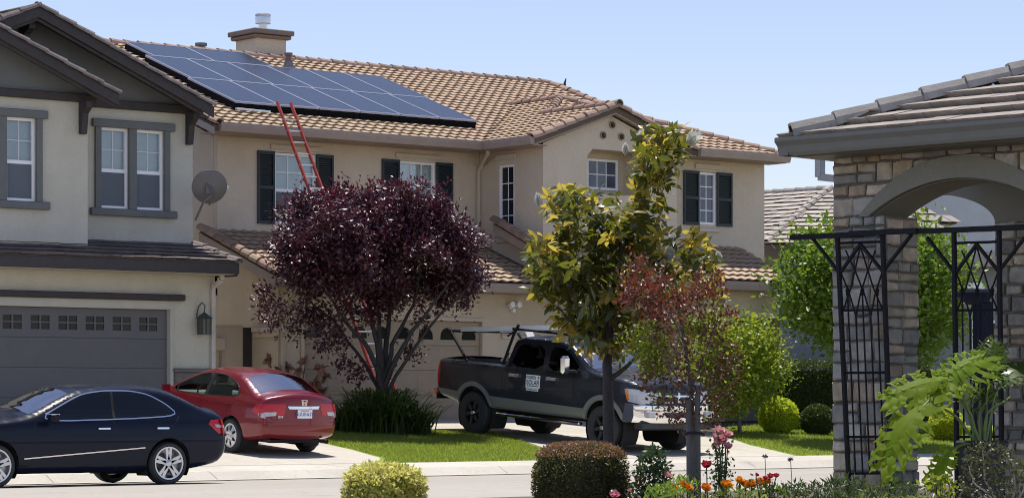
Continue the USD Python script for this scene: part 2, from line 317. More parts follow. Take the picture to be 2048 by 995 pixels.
def lay(t, fields, mt, nearest=300, name='roof_tile', rest='roof_tiles', skip=None):
    """the nearest tiles become pieces of their own, the rest one part"""
    allv = [(v, f) for vs, f in fields for v in vs]
    d = np.array([np.linalg.norm(v.mean(0) - [0, 0, EYE]) + (skip(v.mean(0)) if skip else 0) for v, _ in allv]); o = np.argsort(d, kind='stable')
    for i in o[:nearest]: part(t, name, allv[i], mt)
    if len(o) > nearest: part(t, rest, cat([allv[i] for i in o[nearest:]]), mt, kind='stuff')
def caps(t, a, b, r, L, mt, name='ridge_tile', seed=0, up=(0, 0, 1), lift=.0, n=7, flat=False):
    """half-round cap tiles laid from a (lower, showing its mouth) to b"""
    a, b = np.asarray(a, float), np.asarray(b, float); d, s, u = frame_of(a, b, up); k = max(1, int(round(np.linalg.norm(b - a) / L))); L = np.linalg.norm(b - a) / k
    rr = np.random.RandomState(seed)
    for i in range(k):
        p = a + d * L * i + u * lift + s * rr.normal(0, .006); q = p + d * L * 1.12; vs = []
        an = np.linspace(-.1, np.pi + .1, n)
        if flat: pr_ = [(-1, -.45), (-1, .1), (-.62, .62), (.62, .62), (1, .1), (1, -.45)]
        else: pr_ = [(math.cos(x), math.sin(x)) for x in an]
        for c, rad, dz in ((p, r, .012), (q, r * .86, -.008)): vs += [c + s * x * rad + u * (y * rad + dz) for x, y in pr_]
        vs += [p + d * .004 + s * x * r * .8 + u * (y * r * .8 + .004) for x, y in pr_]; m = len(pr_); f = []
        for j in range(m - 1): f += [[j, j + 1, m + j], [j + 1, m + j + 1, m + j], [j, 2 * m + j, j + 1], [j + 1, 2 * m + j, 2 * m + j + 1]]
        me = trimesh.Trimesh(vs, f, process=False)
        if (me.face_normals[::4] @ u).sum() < 0: me.invert()
        part(t, name, me, mt)
def window(t, x0, x1, z0, z1, y, nx=2, nz=3, back=BLIND, fw=.055, sash=False, face=None, gm=None, bw=.011):
    """a window in a wall that faces -y (or, with face, -x at x = face and the first pair running along y): frame, panes, glazing bars"""
    def B(a0, a1, d0, d1, c0, c1): return box(a0, a1, y + d0, y + d1, c0, c1) if face is None else box(face + d0, face + d1, a0, a1, c0, c1)
    fr = [B(x0, x1, -.02, .07, z1 - fw, z1), B(x0, x1, -.025, .07, z0, z0 + fw), B(x0, x0 + fw, -.02, .07, z0 + fw, z1 - fw), B(x1 - fw, x1, -.02, .07, z0 + fw, z1 - fw)]
    if sash: zm = z0 + (z1 - z0) * .47; fr.append(B(x0 + fw, x1 - fw, -.012, .06, zm - .035, zm + .035))
    w = part(t, 'window', cat(fr), WHITE)
    ix0, ix1, iz0, iz1 = x0 + fw, x1 - fw, z0 + fw, z1 - fw
    bars = []
    def grid(a0, a1, c0, c1, nx, nz, gm, dep):
        for i in range(1, nx): xx = a0 + (a1 - a0) * i / nx; bars.append(B(xx - bw, xx + bw, dep - .012, dep + .012, c0, c1))
        for j in range(1, nz):
            zz = c0 + (c1 - c0) * j / nz
            for i in range(nx): bars.append(B(a0 + (a1 - a0) * i / nx + (bw if i else 0), a0 + (a1 - a0) * (i + 1) / nx - (bw if i < nx - 1 else 0), dep - .012, dep + .012, zz - bw, zz + bw))
        for i in range(nx):
            for j in range(nz): part(w, 'pane', B(a0 + (a1 - a0) * i / nx + .002, a0 + (a1 - a0) * (i + 1) / nx - .002, dep - .003, dep + .003, c0 + (c1 - c0) * j / nz + .002, c0 + (c1 - c0) * (j + 1) / nz - .002), gm or GLASS)
    if sash:
        grid(ix0, ix1, zm + .035, iz1, nx, nz, gm, .02)
        part(w, 'insect_screen', B(ix0, ix1, -.004, 0, iz0, zm - .035), SCREEN); grid(ix0, ix1, iz0, zm - .035, 1, 1, gm, .03)
    else: grid(ix0, ix1, iz0, iz1, nx, nz, gm, .02)
    if bars: part(w, 'glazing_bars', cat(bars), WHITE)
    part(w, 'blind', B(x0 + .01, x1 - .01, .10, .105, z0, z1) if back is not BLIND else cat([B(x0 + .01, x1 - .01, .10 + .012 * (k % 2), .108 + .012 * (k % 2), z0 + (z1 - z0) * k / 26, z0 + (z1 - z0) * (k + 1) / 26) for k in range(26)]), back)
    return w
def wall(rect, holes=()):
    p = Polygon(rect) if not isinstance(rect, Polygon) else rect
    for h in holes: p = p.difference(h if isinstance(h, Polygon) else sbox(*h))
    return p

# ================================================================== the tan house
SL = .352; KS = math.sqrt(1 + SL * SL)
def slab(t, name, plan, zf, th, mt):
    m = prismz(Polygon(plan), 0, 1); v = m.vertices.copy(); z = zf(v[:, 0], v[:, 1]); v[:, 2] = z - th * (1 - v[:, 2]); m.vertices = v; return part(t, name, m, mt)
H2 = thing('tan_house', 'tan stucco two-storey house with clay tile roof and green-black shutters', 'house', (39, 49, .85))
zM = lambda x, y: 7.28 + SL * (y - 50.7); zMb = lambda x, y: zM(x, 116.2 - y)
SW = .352; zL = lambda x, y: 7.28 + SW * (x - 39.4); zF = lambda x, y: 7.28 + SW * (y - 48.8); zR = lambda x, y: 7.28 + SW * (47.5 - x); zBR = lambda x, y: 7.28 + SW * (44.36 - x)
zP = lambda x, y: 4.10 + .43 * (y - 47.3); zG = lambda x, y: 3.93 + .36 * (y - 48.4)
W2 = lambda poly, y0, y1: part(H2, 'wall', prism(poly, y0, y1), STUCCO2)
W2(wall([(32.54, 3.6), (39.82, 3.6), (39.82, 7.2), (32.54, 7.2)], [(34.04, 5.25, 35.15, 6.83), (37.49, 5.25, 38.52, 6.82)]), 51.4, 51.55)
W2(wall([(32.54, .8), (39.82, .8), (39.82, 3.9), (32.54, 3.9)], [(33.21, .7, 38.03, 3.06)]), 49, 49.2)
rec = Polygon([(41.15, 6.1), (42.78, 6.1), (42.78, 6.98), (42.62, 7.14), (41.32, 7.14), (41.15, 6.98)])
vents = [(41.9, 7.735), (41.62, 7.475), (42.18, 7.475)]
W2(wall(Polygon([(39.82, .8), (43.94, .8), (43.94, 7.2), (41.88, 7.95), (39.82, 7.2)]), [rec, sbox(40.5, .7, 43.0, 3.3)] + [Point(a).buffer(.085) for a in vents]), 49, 49.15)
W2(wall([(43.94, .8), (47.2, .8), (47.2, 7.2), (43.94, 7.2)], [(45.02, 5.56, 45.57, 6.83), (44.2, 1.7, 46.6, 3.1)]), 49.4, 49.55)
part(H2, 'wall', prismx(wall([(49.15, .8), (51.39, .8), (51.39, 7.2), (49.15, 7.2)], [(50.06, 5.17, 50.63, 6.78)]), 39.82, 39.97), STUCCO2)
side = Polygon([(49.2, .8), (49.2, 3.85), (51.56, 4.85), (51.56, 7.1), (58.1, 9.68), (65, 7.1), (65, .8)])
part(H2, 'wall', prismx(side, 32.54, 32.69), STUCCO2); part(H2, 'wall', prismx(Polygon([(49.56, .8), (49.56, 7.1), (58.1, 9.7), (65, 7.1), (65, .8)]), 47.05, 47.2), STUCCO2)
W2(wall([(32.69, .8), (47.05, .8), (47.05, 7.2), (32.69, 7.2)]), 64.85, 65)
part(H2, 'wall', box(43.8, 43.94, 49.15, 49.4, .8, 7.2), STUCCO2)
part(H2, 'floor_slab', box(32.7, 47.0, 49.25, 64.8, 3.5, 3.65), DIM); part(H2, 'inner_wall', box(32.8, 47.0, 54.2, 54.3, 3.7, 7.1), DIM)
# recess behind the arched opening, and the round gable vents
part(H2, 'recess', cat([box(42.79, 42.85, 49.15, 49.62, 6.0, 7.2), box(41.08, 41.14, 49.15, 49.62, 6.0, 7.2), box(41.08, 42.85, 49.15, 49.62, 7.15, 7.2), box(41.08, 42.85, 49.15, 49.62, 6.03, 6.09)]), STUCCO2)
part(H2, 'recess', prism(wall([(41.14, 6.09), (42.79, 6.09), (42.79, 7.15), (41.14, 7.15)], [(41.62, 6.26, 42.58, 6.98)]), 49.62, 49.66), STUCCO2)
for a in vents: part(H2, 'gable_vent', lathe([(.085, 0), (.085, -.2), (.068, -.2), (.068, .0), (.085, .001)], 18, 'y', (a[0], 49.16, a[1])).apply_scale(1), CAP2); part(H2, 'vent_back', box(a[0] - .09, a[0] + .09, 49.3, 49.32, a[1] - .09, a[1] + .09), BLACK)
# decks of the roof planes
slab(H2, 'roof', [(31.98, 50.66), (47.4, 50.66), (47.4, 58.1), (31.98, 58.1)], zM, .14, DECK); slab(H2, 'roof', [(31.98, 58.1), (47.4, 58.1), (47.4, 65.6), (31.98, 65.6)], zMb, .14, DECK)
slab(H2, 'roof', [(39.36, 48.8), (41.88, 48.8), (41.88, 51.28), (43.6, 53), (43.6, 54.9), (39.36, 50.66)], zL, .14, DECK)
slab(H2, 'roof', [(41.88, 48.8), (44.36, 48.8), (41.88, 51.28)], zBR, .14, DECK)
slab(H2, 'roof', [(44.36, 48.76), (47.34, 48.76), (43.6, 53), (41.88, 51.28)], zF, .14, DECK); slab(H2, 'roof', [(47.34, 48.76), (47.34, 50.7), (43.6, 54.9), (43.6, 53)], zR, .14, DECK)
slab(H2, 'lower_roof', [(32.1, 48.38), (39.82, 48.38), (39.82, 51.4), (32.1, 51.4)], zG, .16, DECK)
slab(H2, 'lower_roof', [(39.5, 47.3), (46.35, 47.3), (46.35, 49.4), (43.94, 49.4), (43.94, 49), (39.82, 49), (39.82, 50.4), (39.5, 50.4)], zP, .16, DECK)
arr = Polygon([(33.9, 52.5), (40.0, 52.5), (40.0, 55.7), (36.8, 55.7), (36.8, 57.0), (34.1, 57.0)])
def plan_ab(P, fx): return Polygon([fx(*q) for q in P])
mainp = Polygon([(32.2, 50.62), (47.35, 50.62), (47.35, 58.05), (32.2, 58.05)]).difference(Polygon([(39.75, 50.5), (43.6, 54.75), (47.4, 50.9), (47.9, 50.5)])).difference(arr)
fM = lambda x, y: (x - 32.1, (y - 50.6) * KS)
f_main = tile_field((32.1, 50.6, zM(0, 50.6)), (1, 0, 0), (0, 1, SL), affinity.affine_transform(mainp, [1, 0, 0, KS, -32.1, -50.6 * KS]), .27, .305, seed=5)
Lp = Polygon([(39.32, 48.78), (41.88, 48.78), (41.88, 51.3), (43.6, 53), (43.6, 54.8), (39.32, 50.66)])
f_L = tile_field((39.3, 54.9, zL(39.3, 0)), (0, -1, 0), (1, 0, SW), affinity.affine_transform(Lp, [0, -1, KS, 0, 54.9, -39.3 * KS]), .27, .305, seed=6)
Fp = Polygon([(44.3, 48.72), (47.3, 48.72), (43.6, 52.95), (41.9, 51.3)])
f_F = tile_field((41, 48.7, zF(0, 48.7)), (1, 0, 0), (0, 1, SW), affinity.affine_transform(Fp, [1, 0, 0, KS, -41, -48.7 * KS]), .27, .305, seed=7)
f_P = tile_field((39.55, 47.25, zP(0, 47.25)), (1, 0, 0), (0, 1, .43), sbox(.08, 0, 6.75, 2.15 * 1.09), .27, .30, seed=8)
f_G = tile_field((32.2, 48.33, zG(0, 48.33)), (1, 0, 0), (0, 1, .36), sbox(.08, 0, 7.5, 3.05 * 1.063), .27, .305, seed=9)
def hide2(p):        # the pieces the plum tree or the magnolia hides come last
    X = pr(p); return 60 * (500 < X[0] < 975 and X[1] > 395) + 60 * (1095 < X[0] < 1330 and X[1] > 395)
def pr(p): Z = sT * p[0] + cT * p[1]; return (XC + F * (cT * p[0] - sT * p[1]) / Z, YH - F * (p[2] - EYE) / Z)
lay(H2, [f_main, f_L, f_F, f_P, f_G], TILE2, 300, skip=hide2)
z5 = lambda f, x, y, h=.05: (x, y, float(f(x, y)) + h)
caps(H2, z5(zM, 32.2, 58.1, .03), z5(zM, 47.45, 58.1, .03), .115, .38, CAP2, seed=1)
caps(H2, z5(zM, 32.06, 50.55), z5(zM, 32.06, 57.9), .115, .36, CAP2, seed=2); caps(H2, z5(zM, 47.4, 50.6), z5(zM, 47.4, 57.9), .115, .36, CAP2, seed=3)
caps(H2, z5(zF, 47.36, 48.7, .02), z5(zF, 43.65, 52.95, .06), .115, .38, CAP2, seed=4); caps(H2, z5(zF, 41.9, 51.3, .06), z5(zF, 43.6, 53, .08), .115, .36, CAP2, seed=5)
caps(H2, (43.6, 53.0, zF(0, 53) + .06), (43.6, 55.1, zF(0, 53) + .06), .115, .38, CAP2, seed=6); caps(H2, (41.88, 48.7, zL(41.88, 0) + .04), (41.88, 51.5, zL(41.88, 0) + .06), .115, .38, CAP2, seed=7)
caps(H2, (39.34, 48.84, zL(39.34, 0) - .01), (41.9, 48.84, zL(41.9, 0) + .0), .14, .36, CAP2, seed=8); caps(H2, (44.42, 48.84, zBR(44.42, 0) - .01), (41.9, 48.84, zBR(41.9, 0) + .0), .14, .36, CAP2, seed=9)
caps(H2, z5(zG, 32.12, 48.33), z5(zG, 32.12, 51.4), .13, .36, CAP2, seed=10); caps(H2, z5(zP, 39.5, 47.25), z5(zP, 39.5, 50.4), .13, .36, CAP2, seed=11)
# gutters, fascias, soffits, rakes
GP = [(-.005, 0), (.09, 0), (.13, .12), (.13, .2), (.105, .2), (.1, .17), (-.005, .17)]
part(H2, 'gutter', extr((32.1, 50.66, 7.12), (39.28, 50.66, 7.12), GP), GUTTER2); part(H2, 'gutter', extr((39.36, 50.66, 7.12), (39.36, 48.75, 7.12), GP), GUTTER2)
part(H2, 'gutter', extr((44.4, 48.76, 7.12), (47.38, 48.76, 7.12), GP), GUTTER2)
part(H2, 'soffit', cat([box(32.1, 39.4, 50.67, 51.4, 7.11, 7.14), box(39.37, 39.82, 48.85, 50.66, 7.11, 7.14)]), GUTTER2); part(H2, 'soffit', box(43.95, 47.34, 48.77, 49.4, 7.11, 7.14), GUTTER2)
part(H2, 'rake_board', prism(Polygon([(39.4, 7.10), (41.88, 7.97), (44.36, 7.10), (44.36, 7.19), (41.88, 8.06), (39.4, 7.19)]), 48.82, 48.86), GUTTER2)
part(H2, 'rake_soffit', prism(Polygon([(39.4, 7.11), (41.88, 7.985), (44.36, 7.11), (44.36, 7.14), (41.88, 8.015), (39.4, 7.14)]), 48.862, 49.0), GUTTER2)
part(H2, 'rake_board', prismx(Polygon([(50.62, 7.06), (58.1, 9.7), (58.1, 9.85), (50.62, 7.21)]), 31.94, 31.975), GUTTER2); part(H2, 'rake_board', prismx(Polygon([(50.62, 7.06), (58.1, 9.7), (58.1, 9.85), (50.62, 7.21)]), 47.405, 47.44), GUTTER2)
part(H2, 'rake_board', prismx(Polygon([(48.38, 3.7), (51.4, 4.78), (51.4, 4.97), (48.38, 3.9)]), 32.06, 32.097), GUTTER2); part(H2, 'rake_board', prismx(Polygon([(47.3, 3.88), (50.4, 5.2), (50.4, 5.4), (47.3, 4.08)]), 39.46, 39.497), GUTTER2)
part(H2, 'gutter', extr((32.1, 48.38, 3.7), (39.45, 48.38, 3.7), GP), GUTTER2); part(H2, 'gutter', extr((39.46, 47.3, 3.88), (46.37, 47.3, 3.88), GP), GUTTER2)
part(H2, 'soffit', box(32.1, 39.8, 48.39, 49, 3.69, 3.72), GUTTER2); part(H2, 'soffit', box(39.82, 46.35, 47.31, 49, 3.87, 3.9), GUTTER2)
for pts in ([(39.5, 50.66, 7.12), (39.5, 50.66, 7.02), (39.75, 51.2, 6.82), (39.75, 51.33, 6.7), (39.75, 51.33, 5.2)], [(32.62, 48.6, 3.72), (32.62, 48.6, 3.6), (32.62, 48.93, 3.4), (32.62, 48.93, .85)]):
    part(H2, 'downspout', cat([bar(a, b, .075, .06, (0, 1, .01)) for a, b in zip(pts, pts[1:])]), STUCCO2T)
# windows, shutters, trims
def shutter(x0, x1, z0, z1, y):
    s_ = part(H2, 'shutter', cat([box(x0, x0 + .05, y - .05, y - .008, z0, z1), box(x1 - .05, x1, y - .05, y - .008, z0, z1)] + [box(x0 + .05, x1 - .05, y - .048, y - .01, a, b) for a, b in ((z0, z0 + .07), (z1 - .07, z1), ((z0 + z1) / 2 - .04, (z0 + z1) / 2 + .04))]), SHUTTER)
    k = int((z1 - z0) / .055)
    part(s_, 'louvres', cat([bar((x0 + .05, y - .026, z), (x1 - .05, y - .026, z), .034, .008, (0, -.6, .8)) for z in np.linspace(z0 + .1, z1 - .1, k)]), SHUTTER); part(s_, 'shutter_back', box(x0 + .05, x1 - .05, y - .012, y - .006, z0 + .07, z1 - .07), SHUTTER)
for x0, x1, a, b in ((34.04, 35.15, 33.58, 35.62), (37.49, 38.52, 36.98, 39.02)):
    window(H2, x0, x1, 5.25, 6.82, 51.44, 3, 2, sash=True); shutter(a, x0 - .012, 5.22, 6.84, 51.4); shutter(x1 + .012, b, 5.22, 6.84, 51.4)
    part(H2, 'window_head', bev(x0 - .12, x1 + .16, 51.355, 51.398, 6.9, 7.0), STUCCO2T)
window(H2, 45.02, 45.57, 5.56, 6.82, 49.44, 2, 4, back=CURTAIN, gm=PANEB); shutter(44.5, 45.0, 5.53, 6.84, 49.4); shutter(45.585, 46.09, 5.53, 6.84, 49.4)
part(H2, 'window_head', bev(44.88, 45.7, 49.355, 49.398, 6.9, 7.03), STUCCO2T); part(H2, 'window_sill', bev(44.9, 45.68, 49.35, 49.398, 5.38, 5.48), STUCCO2T)
window(H2, 50.06, 50.63, 5.17, 6.78, 0, 2, 4, back=DIM, face=39.86, gm=DARKP); part(H2, 'window_head', bev(39.775, 39.818, 49.98, 50.72, 6.9, 7.03), STUCCO2T); part(H2, 'window_sill', bev(39.77, 39.818, 49.98, 50.72, 4.97, 5.08), STUCCO2T)
window(H2, 41.62, 42.58, 6.26, 6.98, 49.6, 3, 2, back=CURTAIN, gm=PANEB)
window(H2, 44.2, 46.6, 1.7, 3.1, 49.44, 2, 1, back=CURTAIN, gm=PANEB)
# garage door with arched lights
gd = part(H2, 'garage_door', box(33.19, 38.05, 49.12, 49.14, .86, 3.08), PM('tan_door', (.31, .245, .175), .6, .06, 5.))
TD = _mats['tan_door']
for j in range(4):
    z0 = .87 + j * .548; hs = []
    if j == 3:
        for k in range(8):
            x = 33.21 + .6025 * (k + .5); hs.append(Polygon([(x - .2, z0 + .13)] + [(x - .2 * math.cos(q), z0 + .2 + .2 * math.sin(q)) for q in np.linspace(0, np.pi, 9)] + [(x + .2, z0 + .13)]))
    part(gd, 'door_section', prism(wall([(33.22, z0), (38.02, z0), (38.02, z0 + .538), (33.22, z0 + .538)], hs), 49.075, 49.118), TD)
    if j == 3:
        for h in hs: part(gd, 'door_light', prism(h, 49.10, 49.105), DARKP)
    else:
        for k in range(8): x = 33.21 + .6025 * k; part(gd, 'raised_panel', bev(x + .06, x + .54, 49.070, 49.08, z0 + .07, z0 + .47, .006), TD)
part(H2, 'door_trim', cat([box(33.12, 33.205, 48.97, 49.0, .86, 3.14), box(38.035, 38.12, 48.97, 49.0, .86, 3.14), box(33.205, 38.035, 48.97, 49.0, 3.065, 3.14)]), STUCCO2T)
for x0, x1 in ((32.5, 33.1), (38.6, 39.7)):
    part(H2, 'pilaster_cap', cat([bev(x0 - .03, x1, 48.92, 48.998, 2.78, 2.86), bev(x0, x1 - .03, 48.95, 48.998, 2.68, 2.78)]), STUCCO2T)
part(H2, 'pilaster_cap', cat([bev(32.44, 32.538, 48.95, 49.9, 2.76, 2.86), bev(32.48, 32.538, 48.97, 49.86, 2.64, 2.76)]), STUCCO2T)
sl = part(H2, 'security_light', lathe([(0, -.05), (.07, -.05), (.07, 0), (.0, 0)], 14, 'y', (38.87, 48.99, 3.42)), WHITE)
for dx in (-.1, .1): part(sl, 'lamp_head', lathe([(.0, -.16), (.07, -.15), (.06, -.03), (.0, -.02)], 12, 'y', (38.87 + dx, 48.94, 3.46)), WHITE)
part(sl, 'sensor', lathe([(.0, -.1), (.045, -.09), (.04, -.0), (0, 0)], 10, 'y', (38.87, 48.95, 3.33)), WHITE)
# porch in front of the bay and wing
porch = wall([(43.4, .8), (46.55, .8), (46.55, 3.88), (43.4, 3.88)], [Polygon([(44.35, .7), (44.35, 2.9), (44.45, 3.1), (44.7, 3.25), (46.2, 3.25), (46.2, .7)])])
part(H2, 'porch_wall', prism(porch, 47.75, 47.95), STUCCO2); part(H2, 'porch_wall', wallx := box(43.4, 43.6, 47.95, 49.0, .8, 3.88), STUCCO2); part(H2, 'porch_wall', box(46.35, 46.55, 47.95, 49.4, .8, 3.88), STUCCO2)
part(H2, 'pilaster_cap', cat([bev(43.36, 44.42, 47.66, 47.748, 2.72, 2.82), bev(43.4, 44.38, 47.7, 47.748, 2.62, 2.72)]), STUCCO2T); part(H2, 'porch_sill', bev(44.3, 46.5, 47.62, 47.748, 1.5, 1.6), STUCCO2T); part(H2, 'porch_rail_wall', box(44.35, 46.2, 47.77, 47.92, .8, 1.5), TRIM1)
# chimney
cA, cB = unY(513, 100, 58.35), unY(572, 104, 58.35); xa, xb = cA[0], cB[0]; zt, zb = unY(513, 75, 58.35)[2], unY(513, 57, 58.35)[2]
yb = unX(472, 90, xa)[1]
ch = part(H2, 'chimney', box(xa, xb, 58.35, yb, 8.9, zt), STUCCO2)
part(ch, 'chimney_cap', cat([bev(xa - .11, xb + .11, 58.24, yb + .11, zt, zt + .1, .03), bev(xa - .16, xb + .16, 58.19, yb + .16, zt + .1, zb, .02)]), PM('cap_brown', (.17, .125, .10), .8, .1))
fx, fy = (xa + xb) / 2 + .06, (58.35 + yb) / 2; zz = unD(523, 28, sT * fx + cT * fy)[2]; fl = part(ch, 'flue', lathe([(.11, zb - .02), (.11, zz - .24)], 18, 'z', (fx, fy, 0)), ALU, smooth=40)
part(fl, 'flue_cap', lathe([(0, zz), (.19, zz - .01), (.205, zz - .04), (.19, zz - .07), (.2, zz - .1), (.2, zz - .25), (.11, zz - .26)], 18, 'z', (fx, fy, 0)), ALU, smooth=40)
q = unP(577, 133, (0, 50.7, 7.4), (0, -SL, 1)); h = unD(577, 106, sT * q[0] + cT * q[1])[2]
vp = part(H2, 'vent_pipe', lathe([(.09, q[2] - .05), (.075, q[2] + .1), (.075, h - .07), (.105, h - .07), (.105, h), (0, h + .01)], 14, 'z', (q[0], q[1], 0)), PM('vent_brown', (.16, .085, .07), .6, .1), smooth=40); part(vp, 'flashing', lathe([(.16, q[2] - .12), (.1, q[2] + .13), (.07, q[2] + .13)], 14, 'z', (q[0], q[1], 0)), PM('lead_grey', (.14, .14, .15), .6))
q = unY(402, 92, 58.7); part(H2, 'vent_pipe', lathe([(.1, q[2] - .9), (.1, q[2] - .02), (.15, q[2]), (.15, q[2] + .07), (0, q[2] + .08)], 12, 'z', (q[0], q[1], 0)), PM('lead_grey', (.14, .14, .15), .6))
q = unY(1131, 158, 58.1); part(H2, 'finial', tube([(q[0], q[1], q[2] - .35), (q[0] - .03, q[1], q[2] - .12), (q[0] + .02, q[1], q[2] + .02)], [.04, .035, .01], 6), BLACK)

# ------------------------------------------------------------------ solar panels
PN = unit((0, -SL, 1)); PU = unit((0, 1, SL)); CELL = PM('solar_cell_blue', (.010, .013, .024), .22, .15, 2., coat=0., spec=.38)
def solar(x0, x1, y0, y1, label, low=False, left=False):
    base = V(x0, y0, zM(0, y0)) + PN * .25 - PU * .07; w, h = x1 - x0 - .02, (y1 - y0) * KS - .02
    t = thing('solar_panel', label, 'solar panel', base, 0, 'solar panels on the tan house roof', None, math.atan(SL))
    fr = [box(0, w, 0, .022, -.04, .004), box(0, w, h - .016, h, -.04, .004), box(0, .022, .022, h - .022, -.04, .004), box(w - .016, w, .022, h - .022, -.04, .004)]
    part(t, 'frame', cat(fr), PM('panel_frame', (.30, .32, .40), .45, .05, 6., metal=.3), local=True); part(t, 'cells', box(.022, w - .022, .022, h - .022, -.02, -.002), CELL, local=True)
    if low: part(t, 'edge_skirt', box(0, w, .015, .03, -.22, -.042), PM('gap_shade_black', (.006, .006, .006), .9, spec=.1), local=True)  # added black strip stands in for the shade under the lower edge
    if left: part(t, 'edge_skirt', box(.012, .027, 0, h, -.22, -.042), PM('gap_shade_black', (.006, .006, .006), .9, spec=.1), local=True)  # the same black stand-in for shade, along the left edge
    if 0: part(t, 'busbars', cat([box(.03 + (w - .06) * k / 6 - .0015, .03 + (w - .06) * k / 6 + .0015, .03, h - .03, -.001, .0) for k in range(1, 6)] + [box(.03, w - .03, .03 + (h - .06) * k / 10 - .0015, .03 + (h - .06) * k / 10 + .0015, -.001, .0005) for k in range(1, 10)]), PM('cell_line', (.10, .12, .19), .4), local=True)
N6 = ['leftmost', 'second from left', 'third from left', 'fourth from left', 'fifth from left', 'rightmost']
for k in range(6):
    x = 33.33 + k * 1.137
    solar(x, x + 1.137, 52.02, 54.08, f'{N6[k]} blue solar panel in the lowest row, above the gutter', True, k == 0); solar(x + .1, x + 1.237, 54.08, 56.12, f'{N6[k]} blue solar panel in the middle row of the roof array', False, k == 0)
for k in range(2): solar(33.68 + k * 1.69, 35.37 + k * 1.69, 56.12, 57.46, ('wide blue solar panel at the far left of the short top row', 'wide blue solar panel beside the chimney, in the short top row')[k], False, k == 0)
rl = thing('mounting_rail', 'bare grey mounting rail lying on the tiles below the solar panels', 'rail', (33.5, 51.7, 7.75)); part(rl, 'rail', bar((33.25, 51.75, zM(0, 51.75) + .13), (34.1, 51.68, zM(0, 51.68) + .13), .09, .04), ALU)

# ================================================================== the grey house
H1 = thing('grey_house', 'grey stucco two-storey house with dark gables and dark garage door', 'house', (26, 47, .75))
W1 = lambda poly, y0, y1, mt=None: part(H1, 'wall', prism(poly, y0, y1), mt or STUCCO1)
ra = .4226; aB, xB, zB = 25.91, 3.99, 8.94; aA, xA = 23.75, 3.6; zA = 7.27 + xA * ra
rB = lambda x, y: zB - ra * np.abs(x - aB); rA = lambda x, y: zA - ra * np.abs(x - aA); rG = lambda x, y: 4.06 + .26 * (y - 46.4)
W1(wall([(22, 3.9), (29.8, 3.9), (29.8, 7.16), (22, 7.16)], [(27.64, 5.12, 28.28, 6.73), (28.45, 5.12, 29.1, 6.73)]), 48, 48.15)
W1(wall([(20, 3.9), (26.96, 3.9), (26.96, 7.14), (20, 7.14)], [(25.17, 5.12, 25.81, 6.72), (24.3, 5.12, 25.0, 6.72)]), 47.3, 47.45)
part(H1, 'wall', box(26.81, 26.96, 47.45, 48, 3.9, 7.1), STUCCO1)
W1(Polygon([(22.3, 7.16), (29.8, 7.16), (29.8, rB(29.8, 0) - .12), (aB, zB - .12), (22.3, rB(22.3, 0) - .12)]), 48, 48.15, STUCCO1D); W1(Polygon([(20.5, 7.14), (26.96, 7.14), (26.96, rA(26.96, 0) - .12), (aA, zA - .12), (20.5, rA(20.5, 0) - .12)]), 47.3, 47.45, STUCCO1D)
W1(wall([(20, .7), (29.7, .7), (29.7, 3.85), (20, 3.85)], [(22.6, .6, 28.63, 3.09)]), 47, 47.2)
part(H1, 'wall', box(29.55, 29.7, 47.2, 48.2, .7, 4.2), STUCCO1); part(H1, 'wall', prismx(Polygon([(48.15, .7), (48.15, 7.1), (60, 7.1), (60, .7)]), 29.65, 29.8), STUCCO1); W1(wall([(20, .7), (29.8, .7), (29.8, 7.1), (20, 7.1)]), 60, 60.15)
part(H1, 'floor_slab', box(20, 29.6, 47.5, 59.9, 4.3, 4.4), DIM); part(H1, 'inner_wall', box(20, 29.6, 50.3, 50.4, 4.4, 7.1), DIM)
for f, a, hw, y0, nm in ((rB, aB, xB, 47.4, 'roof'), (rA, aA, xA, 46.8, 'roof')):
    slab(H1, nm, [(a, y0), (a + hw, y0), (a + hw, 57), (a, 57)], f, .1, DECK); slab(H1, nm, [(a - hw, y0), (a, y0), (a, 57), (a - hw, 57)], f, .1, DECK)
    zt_ = float(f(a, 0)); ze = float(f(a + hw, 0))
    part(H1, 'barge_board', prism(Polygon([(a - hw, ze - .24), (a, zt_ - .24), (a + hw, ze - .24), (a + hw, ze - .02), (a, zt_ - .02), (a - hw, ze - .02)]), y0 - .05, y0 - .004), DARKWOOD)
    part(H1, 'barge_trim', prism(Polygon([(a - hw + .1, ze - .27), (a, zt_ - .31), (a + hw - .1, ze - .27), (a + hw - .1, ze - .23), (a, zt_ - .24), (a - hw + .1, ze - .23)]), y0 + .004, y0 + .06), DARKWOOD)
    for sg in (-1, 1): caps(H1, (a + sg * (hw + .03), y0 - .02, ze + .0), (a, y0 - .02, zt_ + .0), .085, .42, TILE1, name='rake_tile', seed=3, flat=True)
part(H1, 'beam', bev(21, 30.0, 47.9, 47.998, 7.11, 7.28, .012), DARKWOOD); part(H1, 'beam', bev(20, 27.1, 47.2, 47.298, 7.10, 7.26, .012), DARKWOOD)
for x, y, z, h in ((26.82, 47.29, 7.1, .62), (29.68, 47.99, 7.11, .62)):
    part(H1, 'bracket', cat([prismx(Polygon([(y - .1, z - h), (y, z - h), (y, z), (y - .3, z), (y - .3, z - .12), (y - .16, z - .22)]), x - .065, x + .065)]), DARKWOOD)
part(H1, 'bracket', prismx(Polygon([(47.88, 8.02), (47.99, 8.02), (47.99, 8.66), (47.55, 8.66), (47.55, 8.5), (47.78, 8.4)]), 25.82, 25.95), DARKWOOD)
Bl = sbox(0, 0, 4.1 * math.hypot(1, ra), 9)
f_B = tile_field((aB - xB, 57, zB - ra * xB), (0, -1, 0), (1, 0, ra), sbox(0, 0, 9.6, xB * math.hypot(1, ra)), .33, .34, flattile, seed=4, jit=.012)
lay(H1, [f_B], TILE3, 120, name='roof_tile', rest='roof_tiles')
